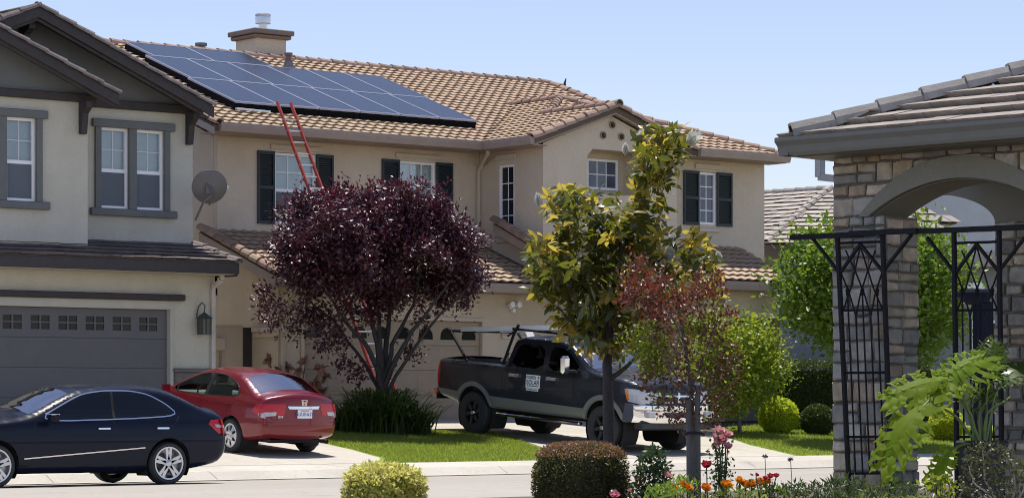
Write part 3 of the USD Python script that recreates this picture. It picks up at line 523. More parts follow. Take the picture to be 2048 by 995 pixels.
# lower roof over the garage
slab(H1, 'lower_roof', [(20, 46.35), (29.82, 46.35), (29.82, 48), (20, 48)], rG, .1, DECK)
lay(H1, [tile_field((20, 46.3, rG(0, 46.3)), (1, 0, 0), (0, 1, .26), sbox(0, 0, 9.8, 1.78), .31, .34, flattile, seed=11, jit=.008, halfbond=True)], TILE1, 170, name='roof_tile', rest='lower_roof_tiles')
caps(H1, (29.84, 46.3, rG(0, 46.3) + .02), (29.84, 48, rG(0, 48) + .02), .09, .42, TILE1, name='rake_tile', seed=8, flat=True)
part(H1, 'fascia', cat([bev(20, 29.82, 46.28, 46.345, 3.80, 4.02, .01), box(29.78, 29.82, 46.35, 47.9, 3.76, 4.0)]), DARKWOOD); part(H1, 'soffit', box(20, 29.77, 46.35, 47, 3.79, 3.82), STUCCO1)
# windows with wide grey surrounds
for x0, x1 in ((25.17, 25.81), (24.3, 25.0)): window(H1, x0, x1, 5.12, 6.72, 47.36, 2, 2, sash=True, bw=.005)
for x0, x1 in ((27.64, 28.28), (28.45, 29.1)): window(H1, x0, x1, 5.12, 6.73, 48.06, 2, 2, sash=True, bw=.005)
def surround(xs, z0, z1, y):
    a, b = xs[0][0], xs[-1][1]; h = [(p, z0, q, z1) for p, q in xs]
    part(H1, 'window_surround', prism(wall([(a - .13, z0), (b + .13, z0), (b + .13, z1), (a - .13, z1)], h), y - .06, y - .002), TRIM1)
    part(H1, 'window_head', bev(a - .2, b + .24, y - .09, y - .002, z1 + .002, z1 + .16), TRIM1); part(H1, 'window_sill', bev(a - .24, b + .28, y - .1, y - .002, z0 - .15, z0 - .002), TRIM1)
surround([(24.3, 25.0), (25.17, 25.81)], 5.12, 6.72, 47.3); surround([(27.64, 28.28), (28.45, 29.1)], 5.12, 6.73, 48)
# garage door
GD1 = PM('garage_door_grey', (.098, .096, .096), .55, .05, 3.)
gd1 = part(H1, 'garage_door', box(22.58, 28.65, 47.13, 47.15, .76, 3.1), GD1)
for j in range(4):
    z0 = .77 + j * .58; hs = []; xs = [28.43 - .448 - k * .6 for k in range(10)]
    if j == 3: hs = [sbox(x + .012, 2.66, x + .42, 2.93) for x in xs if x > 22.6]
    part(gd1, 'door_section', prism(wall([(22.6, z0), (28.62, z0), (28.62, min(z0 + .572, 3.085)), (22.6, min(z0 + .572, 3.085))], hs), 47.085, 47.128), GD1)
    if j == 3:
        for h in hs:
            x0, _, x1, _ = h.bounds; w = part(gd1, 'door_window', cat([box((x0 + x1) / 2 - .016, (x0 + x1) / 2 + .016, 47.08, 47.12, 2.66, 2.93), box(x0, (x0 + x1) / 2 - .016, 47.08, 47.12, 2.785, 2.81), box((x0 + x1) / 2 + .016, x1, 47.08, 47.12, 2.785, 2.81)]), GD1)
            for a, b in ((x0, (x0 + x1) / 2 - .016), ((x0 + x1) / 2 + .016, x1)):
                for c, d in ((2.66, 2.785), (2.81, 2.93)): part(w, 'pane', box(a, b, 47.105, 47.109, c, d), DARKP)
    else:
        for k in range(10):
            x = 28.62 - .6 * (k + 1)
            if x > 22.6: part(gd1, 'raised_panel', bev(x + .06, x + .55, 47.083, 47.09, z0 + .07, z0 + .50, .004), GD1)
part(H1, 'lintel_beam', bev(20, 28.93, 46.86, 46.998, 3.265, 3.39, .012), DARKWOOD); part(H1, 'door_trim', cat([box(22.5, 28.71, 46.965, 46.998, 3.095, 3.26), box(28.635, 28.71, 46.965, 46.998, .75, 3.09)]), PM('door_trim_cream', (.42, .40, .33), .8, .05))
BASE1 = PM('stone_base_brown', (.13, .115, .10), .9, .25, 5., .5, 25.); part(H1, 'base', cat([bev(28.72, 29.74, 46.93, 46.998, .75, 1.85, .015), bev(28.7, 29.77, 46.9, 46.998, 1.85, 1.93, .015)]), BASE1)
pts = [(29.62, 46.62, 3.79), (29.62, 46.62, 3.7), (29.62, 46.95, 3.55), (29.62, 46.95, 1.0)]
part(H1, 'downspout', cat([bar(a, b, .085, .065, (0, 1, .01)) for a, b in zip(pts, pts[1:])]), PM('downspout_cream', (.5, .45, .38), .6))
LB = PM('lamp_bronze', (.05, .055, .05), .5, .2)
lx, lz = 29.32, 2.62
wl = part(H1, 'wall_lamp', hull([(lx + a, 46.8 + b, lz + .3) for a in (-.13, .13) for b in (-.13, .13)] + [(lx, 46.8, lz + .44)]), LB, label='dark bronze carriage lamp beside the garage door')
part(wl, 'lamp_base', box(lx - .1, lx + .1, 46.7, 46.9, lz - .02, lz), LB); part(wl, 'lamp_glass', box(lx - .085, lx + .085, 46.715, 46.885, lz, lz + .3), glassmat('lamp_glass', (.45, .47, .45), .2, 1.5)); part(wl, 'lamp_cage', cat([box(lx + a - .008, lx + a + .008, 46.8 + b - .008, 46.8 + b + .008, lz, lz + .3) for a in (-.095, 0, .095) for b in (-.095, .095)]), LB)
part(wl, 'lamp_hook', tube([(lx - .06, 46.99, lz + .35), (lx - .07, 46.9, lz + .55), (lx - .03, 46.83, lz + .62), (lx + .02, 46.8, lz + .56), (lx, 46.8, lz + .42)], .014, 6), LB)
# dish on the corner of the house
dc = unD(419, 373, 55.2); dish = thing('satellite_dish', 'grey satellite dish on a bent arm at the corner of the grey house', 'satellite dish', dc)
DG = PM('dish_grey', (.12, .11, .10), .5, .06); ax = unit(V(.35, .86, .38)); rr_ = [(r * .36, -.09 * (1 - r * r)) for r in np.linspace(0, 1, 8)]
dm = lathe(rr_ + [(.36, .012)] + [(r * .35, -.09 * (1 - r * r) + .012) for r in np.linspace(1, 0, 8)], 28); R = np.eye(4); a1 = unit(np.cross(ax, (0, 0, 1))); R[:3, :3] = np.c_[a1, np.cross(ax, a1), ax]; R[:3, 3] = dc
dm.apply_transform(R); part(dish, 'reflector', dm, DG, smooth=40)
ft = unD(391, 440, 54.9); part(dish, 'mast', tube([ft, ft + (dc - ft) * .55 + V(0, 0, -.02), dc - ax * .16 + V(0, 0, -.12), dc - ax * .1], .024, 8), DG); part(dish, 'mount_bracket', hull(np.vstack([dc - ax * .1 + V(a, 0, b) * .1 for a in (-1, 1) for b in (-1, 1)] + [dc - ax * .17 + V(0, 0, -.1)])), PM('dish_dark', (.10, .10, .10), .6))
lp = unD(452, 376, 56.0); part(dish, 'receiver_arm', tube([dc - V(0, 0, .34), dc + V(.05, .1, -.36), lp - V(0, 0, .06)], .014, 6), DG); part(dish, 'receiver', lathe([(0, -.08), (.05, -.08), (.06, 0), (.03, .06), (0, .07)], 12, 'x', lp), PM('dish_light', (.5, .5, .5), .5))
# side yard fence
fe = thing('side_yard_fence', 'tan stucco side yard wall with dark wooden gate post between the houses', 'fence', (31.2, 50, .9))
part(fe, 'fence_panel', box(29.82, 32.3, 50.0, 50.08, .9, 2.86), STUCCO2); part(fe, 'fence_cap', bev(29.82, 32.3, 49.97, 50.11, 2.862, 2.91), STUCCO2T); part(fe, 'gate_post', bev(32.33, 32.52, 49.98, 50.1, .9, 2.86), DARKWOOD)
hk = thing('meter_box', 'small tan utility box on the side yard wall', 'utility box', (31.68, 49.99, 2.4)); part(hk, 'box_body', bev(31.56, 31.78, 49.86, 49.995, 2.36, 2.62), STUCCO2T); part(hk, 'conduit', tube([(31.7, 49.94, 2.36), (31.7, 49.94, 1.9)], .02, 6), GUTTER2); part(hk, 'box_body', bev(31.6, 31.76, 49.9, 49.995, 1.9, 1.96), DARKWOOD)

setting('side_path', drape(sbox(29.82, 47.4, 32.52, 62), .01), CONC)  # unseen concrete strip, added to bounce sunlight onto the side walls
# ================================================================== ladder against the gutter
RED = PM('ladder_red', (.36, .045, .03), .5, .12, 10.)
b0, t0 = unG(806, 858), unY(568, 205, 50.62); ld = thing('extension_ladder', 'red fibreglass extension ladder leaning on the gutter beside the plum tree', 'ladder', b0)
ax_ = unit(t0 - b0); sx = V(1, 0, 0); LL = np.linalg.norm(t0 - b0); nn = unit(np.cross(sx, ax_))
for sg in (-1, 1):
    part(ld, 'rail', bar(b0 + sx * sg * .215 - nn * .05, b0 + sx * sg * .215 - nn * .05 + ax_ * LL * .56, .035, .075, nn), RED); part(ld, 'rail', bar(b0 + sx * sg * .18 + ax_ * LL * .42, b0 + sx * sg * .18 + ax_ * LL, .035, .075, nn), RED)
    part(ld, 'foot', bev(*np.ravel(np.c_[b0 + sx * sg * .215 - .04, b0 + sx * sg * .215 + .04]), .01), BLACK)
for k in range(1, int(LL / .305)):
    p = b0 + ax_ * k * .305; lo = k * .305 < LL * .54
    part(ld, 'rung', tube([p - sx * .2 - nn * .05 * lo, p + sx * .2 - nn * .05 * lo], .019, 8), ALU)

# ================================================================== vehicles
def chaikin(p, n=2):
    p = np.asarray(p, float)
    for _ in range(n):
        q = np.roll(p, -1, 0); p = np.stack([.8 * p + .2 * q, .2 * p + .8 * q], 1).reshape(-1, 2)
    return p
def densify(p, L):
    out = []
    for a, b in zip(p, np.roll(p, -1, 0)):
        k = max(1, int(np.ceil(np.linalg.norm(b - a) / L))); out += [a + (b - a) * i / k for i in range(k)]
    return np.array(out)
def grid_tri(poly, L):
    """triangles of a polygon cut along a square grid"""
    x0, y0, x1, y1 = poly.bounds; xs = np.arange(math.floor(x0 / L), math.ceil(x1 / L)) * L; ys = np.arange(math.floor(y0 / L), math.ceil(y1 / L)) * L
    X, Y = np.meshgrid(xs, ys); X, Y = X.ravel(), Y.ravel(); cells = shapely.box(X, Y, X + L, Y + L); shapely.prepare(poly)
    inside = shapely.contains_properly(poly, cells); vs, fs, n = [], [], 0
    for x, y in zip(X[inside], Y[inside]): vs.append([(x, y), (x + L, y), (x + L, y + L), (x, y + L)]); fs.append(np.array([[0, 1, 2], [0, 2, 3]]) + n); n += 4
    for q in shapely.intersection(poly, cells[~inside & shapely.intersects(poly, cells)]):
        for w in polys(q):
            v, f = trimesh.creation.triangulate_polygon(w, engine='earcut'); vs.append(v); fs.append(f + n); n += len(v)
    v, f = np.vstack(vs), np.vstack(fs); key = np.round(v * 1e5).astype(np.int64); _, first, inv = np.unique(key, axis=0, return_index=True, return_inverse=True)
    v, f = v[first], inv.ravel()[f]; f = f[(f[:, 0] != f[:, 1]) & (f[:, 1] != f[:, 2]) & (f[:, 0] != f[:, 2])]
    a = (v[f[:, 1], 0] - v[f[:, 0], 0]) * (v[f[:, 2], 1] - v[f[:, 0], 1]) - (v[f[:, 1], 1] - v[f[:, 0], 1]) * (v[f[:, 2], 0] - v[f[:, 0], 0]); f[a < 0] = f[a < 0][:, ::-1]; return v, f[np.abs(a) > 1e-10]
class Car:
    """a body shell: a side outline with a width at every point, rounded edges, and crowned surfaces across"""
    def __init__(s, outline, plan, sidez, r=.1, crown_end=.14, crown_top=.045, L=.035, sm=2):
        s.out = densify(chaikin(outline, sm), L); s.poly = Polygon(s.out).buffer(0); s.ring = s.poly.exterior; s.plan, s.side, s.r, s.L = np.array(plan), np.array(sidez), r, L; s.ce, s.ct = crown_end, crown_top
        n = np.roll(s.out, -1, 0) - np.roll(s.out, 1, 0); n = np.c_[n[:, 1], -n[:, 0]]; s.nrm = n / np.linalg.norm(n, axis=1)[:, None]
        if not Polygon(s.out).exterior.is_ccw: s.nrm *= -1
    def W(s, x, z): return np.interp(x, s.plan[:, 0], s.plan[:, 1]) * np.interp(z, s.side[:, 0], s.side[:, 1])
    def h(s, x, z):
        d = np.minimum(shapely.distance(s.ring, shapely.points(np.c_[x, z])), s.r); return s.W(x, z) - s.r + np.sqrt(np.maximum(0, s.r ** 2 - (s.r - d) ** 2))
    def sheet(s, poly, sgn, off=0., L=None):
        v, f = grid_tri(poly, L or s.L); y = s.h(v[:, 0], v[:, 1]) + off; m = trimesh.Trimesh(np.c_[v[:, 0], sgn * y, v[:, 1]], f if sgn < 0 else f[:, ::-1], process=False); return m
    def patch(s, poly, sgn, off=.004, depth=.012):
        """a thin piece lying on the body side"""
        ms = []
        for q in polys(poly.intersection(s.poly)):
            m = s.sheet(q, sgn, off); ms.append(rim_down(m, V(0, -sgn * depth, 0)))
        return cat(ms)
    def strip(s, keep):
        """the surface across the car along the outline points for which keep(x, z) holds"""
        k = np.array([keep(*p) for p in s.out]); N = 12; t = np.linspace(-1, 1, N + 1); hh = s.W(s.out[:, 0], s.out[:, 1]) - s.r
        c = s.ce * np.abs(s.nrm[:, 0]) + s.ct * np.abs(s.nrm[:, 1]) * (s.nrm[:, 1] > 0); b = 1 - t ** 2
        v = np.stack([s.out[:, None, 0] + s.nrm[:, None, 0] * c[:, None] * b, hh[:, None] * t[None, :], s.out[:, None, 1] + s.nrm[:, None, 1] * c[:, None] * b], -1)
        f = []; n = len(s.out)
        for i in range(n):
            j = (i + 1) % n
            if k[i] and k[j]:
                for q in range(N): a, b_, d, e = i * (N + 1) + q, i * (N + 1) + q + 1, j * (N + 1) + q, j * (N + 1) + q + 1; f += [[a, d, b_], [b_, d, e]]
        m = trimesh.Trimesh(v.reshape(-1, 3), f, process=False); m.remove_unreferenced_vertices(); return m
    def body(s, holes, keep):
        p = s.poly.difference(unary_union(holes)); ms = [s.sheet(p, 1), s.sheet(p, -1), s.strip(keep)]; m = cat(ms); m.merge_vertices(digits_vertex=4); return m
    def end_x(s, y, z, rear=True):
        """x of the rear (or front) face at (y, z)"""
        y, z = np.abs(np.asarray(y, float)), np.asarray(z, float); o = s.out; xs = np.zeros_like(z); nx = np.zeros_like(z)
        for i, zz in enumerate(z):
            k = [(p[0] + (q[0] - p[0]) * (zz - p[1]) / (q[1] - p[1] + 1e-12)) for p, q in zip(o, np.roll(o, -1, 0)) if (p[1] - zz) * (q[1] - zz) <= 0 and abs(p[1] - q[1]) > 1e-9]
            xs[i] = min(k) if rear else max(k)
        W = s.W(xs, z); hh = W - s.r; c = s.ce; d = np.where(y <= hh, 0, s.r - np.sqrt(np.maximum(0, s.r ** 2 - (y - hh).clip(0, s.r) ** 2)))
        off = d - np.where(y <= hh, c * (1 - (y / hh) ** 2), 0); return xs + off if rear else xs - off
    def epatch(s, poly, rear=True, off=.005, depth=.015):
        """a thin piece lying on the rear or front face, polygon in (y, z)"""
        ms = []; sg = -1 if rear else 1
        for q in polys(poly):
            v, f = grid_tri(q, .04); x = s.end_x(v[:, 0], v[:, 1], rear) + sg * off
            m = trimesh.Trimesh(np.c_[x, v], f if not rear else f[:, ::-1], process=False); ms.append(rim_down(m, V(-sg * depth, 0, 0)))
        return cat(ms)
def rim_down(m, d):
    """gives a sheet side walls"""
    e = np.sort(m.edges, axis=1); u, cnt = np.unique(e, axis=0, return_counts=True); b = set(map(tuple, u[cnt == 1])); n = len(m.vertices)
    f = [q for a, c in m.edges if (min(a, c), max(a, c)) in b for q in ([c, a, a + n], [c, a + n, c + n])]
    return trimesh.Trimesh(np.vstack([m.vertices, m.vertices + d]), np.vstack([m.faces, np.array(f)]), process=False)
TYRE = PM('tyre_rubber', (.018, .018, .018), .75, .2, 20.); RIMS = PM('rim_silver', (.62, .62, .63), .3, .04, metal=.85); RIMB = PM('rim_black', (.02, .02, .022), .35); DARKIN = PM('well_black', (.01, .01, .01), .9)
def disc_arm(r0, r1, w0, w1, a, y0, y1):
    c, s_ = math.cos(a), math.sin(a); p = [(r0, -w0), (r1, -w1), (r1, w1), (r0, w0)]; return hull([(x * c - z * s_, y0 + (y1 - y0) * k * (1 - .35 * (x - r0) / (r1 - r0) * (k == 0)), x * s_ + z * c) for x, z in p for k in (0, 1)])
def wheel(t, x, y, sg, r, rr, w, style, mt):
    """tyre about the y axis, outer face on side sg"""
    tp = [(rr, -w / 2 + .02), (rr + .02, -w / 2), (r - .035, -w / 2), (r - .008, -w / 2 + .03), (r, -w / 2 + .055), (r, w / 2 - .055), (r - .008, w / 2 - .03), (r - .035, w / 2), (rr + .02, w / 2), (rr, w / 2 - .02), (rr, -w / 2 + .02)]
    wh = part(t, 'wheel', lathe(tp, 40, 'y', (x, y, r)), TYRE, smooth=35, local=True); o = y + sg * w / 2; P = lambda m: (m.apply_scale([1, sg, 1]) if sg < 0 else m).apply_translation([x, o, r])
    rim = part(wh, 'rim', P(lathe([(rr + .004, -.025), (rr + .006, -.006), (rr - .016, -.008), (rr - .025, -.04), (rr - .03, -.14), (0, -.15)], 40, 'y')), mt if style != 'truck' else RIMB, smooth=35, local=True)
    part(wh, 'brake_disc', P(lathe([(0, -.11), (rr * .62, -.11), (rr * .62, -.125)], 24, 'y')), PM('brake_grey', (.10, .10, .10), .5), local=True)
    R = rr - .012
    if style == 'double':
        for k in range(5):
            for d in (-.16, .16): part(wh, 'spoke', P(disc_arm(.05, R, .03, .021, k * 2 * np.pi / 5 + .31 + d * 1.0, -.055, -.012)), mt, local=True)
        part(wh, 'hub', P(lathe([(0, -.01), (.035, -.012), (.07, -.03), (.075, -.07)], 20, 'y')), mt, smooth=40, local=True)
    elif style == 'cap':
        hs = unary_union([affinity.rotate(affinity.translate(affinity.scale(Point(0, 0).buffer(1, 8), .050, .030), rr * .66, 0), 360 / 7 * k, origin=(0, 0)) for k in range(7)]); m = trimesh.creation.extrude_polygon(Point(0, 0).buffer(R, 20).difference(hs), .02, engine='earcut'); v = m.vertices; rad = np.hypot(v[:, 0], v[:, 1]); m.vertices = np.c_[v[:, 0], -.03 + v[:, 2] + .02 * (1 - (rad / R) ** 2), v[:, 1]]; m.invert()
        part(wh, 'wheel_cover', P(m), mt, local=True); part(wh, 'hub', P(lathe([(0, .0), (.03, .0), (.045, -.02)], 18, 'y')), mt, smooth=40, local=True)
    else:
        for k in range(6): part(wh, 'spoke', P(disc_arm(.07, R, .036, .03, k * 2 * np.pi / 6 + .2, -.07, -.02)), RIMB, local=True)
        part(wh, 'hub', P(lathe([(0, .0), (.04, .0), (.06, -.03), (.065, -.08)], 20, 'y')), CHROME, smooth=40, local=True)
    return wh
def wells(t, car, xs, r, R, depth=.34):
    for x in xs:
        for sg in (-1, 1):
            W = float(car.W(x, r)) - .012; m = lathe([(R + .004, 0), (R + .004, -depth), (0, -depth)], 36, 'y'); m.vertices[:, 2] = np.maximum(m.vertices[:, 2], -r + .14)
            if sg < 0: m.apply_scale([1, -1, 1])
            part(t, 'wheel_well', m.apply_translation([x, sg * W, r]), DARKIN, local=True)
def paint(name, col, metal=0., flake=.05, rough=.3, coat=1., spec=.5): return PM(name, col, rough, flake, 900., coat=coat, spec=spec, detail=1., metal=metal)
def line(pts, w): return LineString(pts).buffer(w, cap_style=2)
def seat(t, x, y, mt, z=.55, h=.62, w=.25):
    s_ = part(t, 'seat', cat([hull([(x + a - .0, y + b, z + c) for a, c in ((.0, 0), (.14, 0), (-.12, h), (-.03, h)) for b in (-w, w)]), hull([(x + a, y + b, c) for a in (.02, .5) for b in (-w, w) for c in (z - .15, z)])]), mt, local=True)
    part(s_, 'headrest', bev(x - .16, x - .07, y - .13, y + .13, z + h + .04, z + h + .2, .04), mt, local=True)
CGLASS = glassmat('car_glass_clear', (.52, .60, .59), .02, 1.4, .5); TINT = glassmat('car_glass_tinted', (.07, .075, .085), .01, 1.55)
LAMPR = PM('lamp_red', (.42, .010, .012), .2, .1, 40., coat=.3); LAMPW = PM('lamp_clear', (.40, .40, .41), .1, .15, 30., coat=1.); AMBER = PM('lamp_amber', (.55, .17, .02), .1, .1, coat=1.)
PLATE = PM('plate_white', (.75, .75, .74), .4, .03); PTXT = PM('plate_blue', (.04, .05, .22), .4)

# ---- black saloon parked at the kerb, front to the left
BP = paint('black_blue_paint', (.004, .006, .014), 0., .1, .3, .3, .1)
bc = thing('black_sedan', 'dark blue-black saloon car parked at the far kerb, cut by the left edge', 'car', (21.52, 36.24, g(36.24) + .008), math.pi)
o = [(-.94, .32), (-.5, .24), (0, .2), (2.87, .2), (3.4, .22), (3.68, .3), (3.76, .45), (3.77, .62), (3.7, .75), (3.5, .84), (3.0, .945), (2.3, 1.03), (1.52, 1.385), (1.1, 1.452), (.55, 1.468), (.05, 1.43), (-.22, 1.355), (-.72, 1.135), (-.93, 1.085), (-1.02, 1.055), (-1.06, .92), (-1.09, .64), (-1.07, .46)]
cb = Car(o, [(-1.2, .80), (-.9, .865), (-.4, .915), (0, .927), (2.6, .927), (3.1, .91), (3.5, .83), (3.8, .70)], [(.2, .92), (.35, .965), (.55, .995), (.68, 1.0), (.86, .985), (.95, .962), (1.0, .93), (1.1, .87), (1.3, .79), (1.47, .72)], .1, .16, .045)
ar = [Point(0, .325).buffer(.375, 24), Point(2.874, .325).buffer(.375, 24)]
dlo = Polygon(chaikin([(2.2, .965), (1.62, 1.24), (1.35, 1.35), (1.0, 1.395), (.55, 1.395), (.25, 1.34), (-.02, 1.2), (-.2, 1.045), (.6, 1.0)], 2)); bp_ = line([(.92, .9), (.86, 1.5)], .022)
wins = [q for q in polys(dlo.difference(bp_))]
isws = lambda x, z: 1.56 < x < 2.26 and z > 1.02; isbl = lambda x, z: -.70 < x < -.2 and z > 1.14
part(bc, 'body', cb.body(wins + ar, lambda x, z: not isws(x, z) and not isbl(x, z)), BP, smooth=50, local=True)
part(bc, 'windscreen', cb.strip(lambda x, z: 1.52 < x < 2.31 and z > 1.0), CGLASS, smooth=60, local=True); part(bc, 'rear_window', cb.strip(lambda x, z: -.76 < x < -.15 and z > 1.1), TINT, smooth=60, local=True)
for sg in (1, -1):
    for w in wins: part(bc, 'side_window', cb.sheet(w, sg, -.004), TINT, smooth=60, local=True)
    part(bc, 'window_trim', cb.patch(dlo.buffer(.018).difference(dlo.buffer(.002)), sg, .006), CHROME, local=True); part(bc, 'pillar_cover', cb.patch(bp_.intersection(dlo), sg, .001), DARKIN, local=True)
    part(bc, 'side_strip', cb.patch(line([(2.42, .42), (.42, .56)], .008), sg, .008), CHROME, local=True)
    part(bc, 'shut_line', cb.patch(unary_union([line([(.9, .25), (.93, .98)], .004), line([(2.28, .3), (2.24, .95)], .004), line([(-.22, 1.04), (-.12, .92), (.33, .6), (.42, .3)], .004)]), sg, .0012, .002), DARKIN, local=True)
    for x in (1.12, .12): part(bc, 'door_handle', cb.patch(sbox(x - .1, .835, x + .1, .86), sg, .035, .03), CHROME, local=True)
    part(bc, 'tail_light', cat([cb.patch(Polygon([(-1.1, .98), (-.78, .965), (-.72, .9), (-.9, .76), (-1.12, .74)]), sg, .006), cb.epatch(Polygon([(sg * .5, .95), (sg * .86, .98), (sg * .88, .74), (sg * .55, .78)]))]), LAMPR, local=True, smooth=40)
    part(bc, 'light_band', cb.patch(Polygon([(-1.12, .88), (-.84, .9), (-.85, .86), (-1.12, .83)]), sg, .011), LAMPW, local=True)
    part(bc, 'headlight', cb.patch(Polygon([(3.7, .8), (3.25, .88), (3.2, .82), (3.4, .7), (3.75, .66)]), sg, .005), LAMPW, local=True)
    mr_ = part(bc, 'mirror', hull([(2.03 + a, sg * (.96 + b), 1.0 + c) for a, b, c in ((-.06, 0, -.07), (-.06, .17, -.05), (-.06, .18, .05), (-.06, 0, .07), (.06, .03, -.05), (.06, .14, -.04), (.06, .14, .03), (.06, .03, .05))]), BP, local=True); part(mr_, 'mirror_strip', bev(1.955, 2.1, sg * 1.0, sg * 1.13, 1.05, 1.066), CHROME, local=True)
    for x in (0, 2.874): wheel(bc, x, sg * .80, sg, .325, .24, .235, 'double', RIMS)
wells(bc, cb, (0, 2.874), .325, .375); part(bc, 'cabin_floor', box(-.9, 2.2, -.7, .7, .42, .46), DARKIN, local=True)
for x, y in ((1.35, .36), (1.35, -.36), (.25, .36), (.25, -.36)): seat(bc, x, y, BLACK, .6, .55)
part(bc, 'dashboard', bev(1.9, 2.25, -.68, .68, .75, 1.0, .04), BLACK, local=True)

# ---- red saloon on the grey house's drive, nose to the garage
RP = paint('red_paint', (.15, .005, .009), .1, .08, .3, .8, .3)
rc = thing('red_sedan', 'dark red saloon car parked on the drive of the grey house', 'car', (27.47, 41.62, g(41.62) + .006), math.pi / 2, None, None, 0., -math.atan(.072))
o = [(-.83, .33), (-.4, .25), (0, .2), (2.7, .19), (3.3, .21), (3.52, .3), (3.58, .48), (3.55, .62), (3.4, .74), (3.0, .86), (2.5, .975), (1.45, 1.375), (1.05, 1.43), (.55, 1.437), (.1, 1.385), (-.08, 1.335), (-.60, 1.075), (-.78, 1.06), (-.87, 1.045), (-.9, .95), (-.93, .66), (-.95, .5), (-.92, .38)]
cr = Car(o, [(-1, .76), (-.8, .80), (-.4, .855), (0, .875), (2.4, .875), (2.9, .85), (3.3, .78), (3.6, .66)], [(.19, .92), (.35, .97), (.55, 1.0), (.7, 1.0), (.85, .98), (.95, .945), (1.05, .89), (1.25, .80), (1.44, .715)], .085, .13, .05)
ar = [Point(0, .315).buffer(.36, 24), Point(2.7, .315).buffer(.36, 24)]
dlo = Polygon(chaikin([(2.25, .99), (1.5, 1.28), (1.2, 1.355), (.8, 1.375), (.4, 1.345), (.08, 1.25), (-.1, 1.1), (-.05, 1.02), (.8, .985)], 2)); bp_ = unary_union([line([(.98, .9), (.86, 1.5)], .05), line([(1.95, .9), (1.95, 1.5)], .02)]); wins = polys(dlo.difference(bp_))
isws = lambda x, z: 1.48 < x < 2.46 and z > .985; isbl = lambda x, z: -.56 < x < -.05 and z > 1.085
part(rc, 'body', cr.body(wins + ar, lambda x, z: not isws(x, z) and not isbl(x, z)), RP, smooth=50, local=True)
part(rc, 'windscreen', cr.strip(lambda x, z: 1.42 < x < 2.52 and z > .97), CGLASS, smooth=60, local=True); part(rc, 'rear_window', cr.strip(lambda x, z: -.61 < x < -.0 and z > 1.07), CGLASS, smooth=60, local=True)
for sg in (1, -1):
    for w in wins: part(rc, 'side_window', cr.sheet(w, sg, -.004), CGLASS, smooth=60, local=True)
    part(rc, 'pillar_cover', cr.patch(bp_.intersection(dlo), sg, .001), BLACK, local=True); part(rc, 'window_trim', cr.patch(dlo.buffer(.012).difference(dlo.buffer(.001)), sg, .003), BLACK, local=True)
    part(rc, 'shut_line', cr.patch(unary_union([line([(.98, .24), (1.0, .98)], .004), line([(2.1, .3), (2.08, .95)], .004), line([(-.1, 1.02), (-.05, .9), (.34, .62), (.4, .3)], .004), line([(-.78, .62), (-.38, .62)], .004)]), sg, .0012, .002), DARKIN, local=True)
    for x in (1.14, .18): part(rc, 'door_handle', cr.patch(sbox(x - .09, .84, x + .09, .868), sg, .03, .03), RP, local=True)
    part(rc, 'tail_light', cat([cr.patch(Polygon([(-.89, .93), (-.68, .92), (-.60, .8), (-.92, .68)]), sg, .006), cr.epatch(Polygon([(sg * .36, .945), (sg * .8, .93), (sg * .83, .70), (sg * .4, .75)]), True, .008)]), LAMPR, local=True, smooth=40)
    part(rc, 'reversing_light', cat([cr.epatch(Polygon([(sg * .54, .80), (sg * .79, .79), (sg * .79, .715), (sg * .56, .735)]), True, .013), cr.patch(Polygon([(-.9, .78), (-.78, .77), (-.8, .71), (-.92, .69)]), sg, .011)]), LAMPW, local=True)
    part(rc, 'mirror', hull([(2.03 + a, sg * (.93 + b), 1.03 + c) for a, b, c in ((-.05, 0, -.07), (-.05, .17, -.05), (-.05, .18, .06), (-.05, 0, .07), (.07, .03, -.05), (.07, .13, -.04), (.07, .13, .04), (.07, .03, .05))]), RP, local=True)
    for x in (0, 2.7): wheel(rc, x, sg * .775, sg, .315, .21, .205, 'cap', RIMS)
part(rc, 'trunk_line', cr.epatch(unary_union([line([(-.62, .665), (.62, .665)], .005), line([(-.62, .665), (-.66, .74)], .005), line([(.62, .665), (.66, .74)], .005), line([(-.36, .94), (-.40, .75), (-.4, .665)], .004), line([(.36, .94), (.40, .75), (.4, .665)], .004)]), True, .0015, .002), DARKIN, local=True)
part(rc, 'bumper_line', cr.epatch(line([(-.83, .615), (.83, .615)], .004), True, .0015, .002), DARKIN, local=True)
part(rc, 'trunk_bar', cr.epatch(Polygon([(-.34, .905), (.34, .905), (.31, .855), (-.31, .855)]), True, .02, .02), CHROME, local=True)
yc = float(cr.end_x([0.], [.78])[0]); lp = part(rc, 'licence_plate', box(yc - .022, yc - .012, -.155, .155, .695, .845), PLATE, local=True)
def lettering(text, h, at, right, up, depth=.002, bold=True, centre=True):
    m = meshkit.text_mesh(text, h, depth, bold); v = m.vertices.copy(); v[:, 0] -= (v[:, 0].max() + v[:, 0].min()) / 2 if centre else v[:, 0].min(); n = np.cross(right, up); m.vertices = np.asarray(at) + v[:, :1] * np.asarray(right) + v[:, 1:2] * np.asarray(up) + v[:, 2:] * n; return m
part(lp, 'plate_number', lettering('5UUE425', .062, (yc - .0222, 0, .738), V(0, -1, 0), V(0, 0, 1)), PTXT, local=True); part(lp, 'plate_band', box(yc - .0245, yc - .022, -.09, .09, .822, .834), LAMPR, local=True)
xe = float(cr.end_x([0.], [.975])[0]) - .012
bd = unary_union([line([(-.028, -.032), (-.034, .04)], .007), line([(.028, -.032), (.034, .04)], .007), line([(-.03, .004), (.03, .004)], .007), Polygon([(-.05, -.048), (.05, -.048), (.062, .056), (-.062, .056)]).difference(Polygon([(-.042, -.04), (.042, -.04), (.053, .048), (-.053, .048)]))])
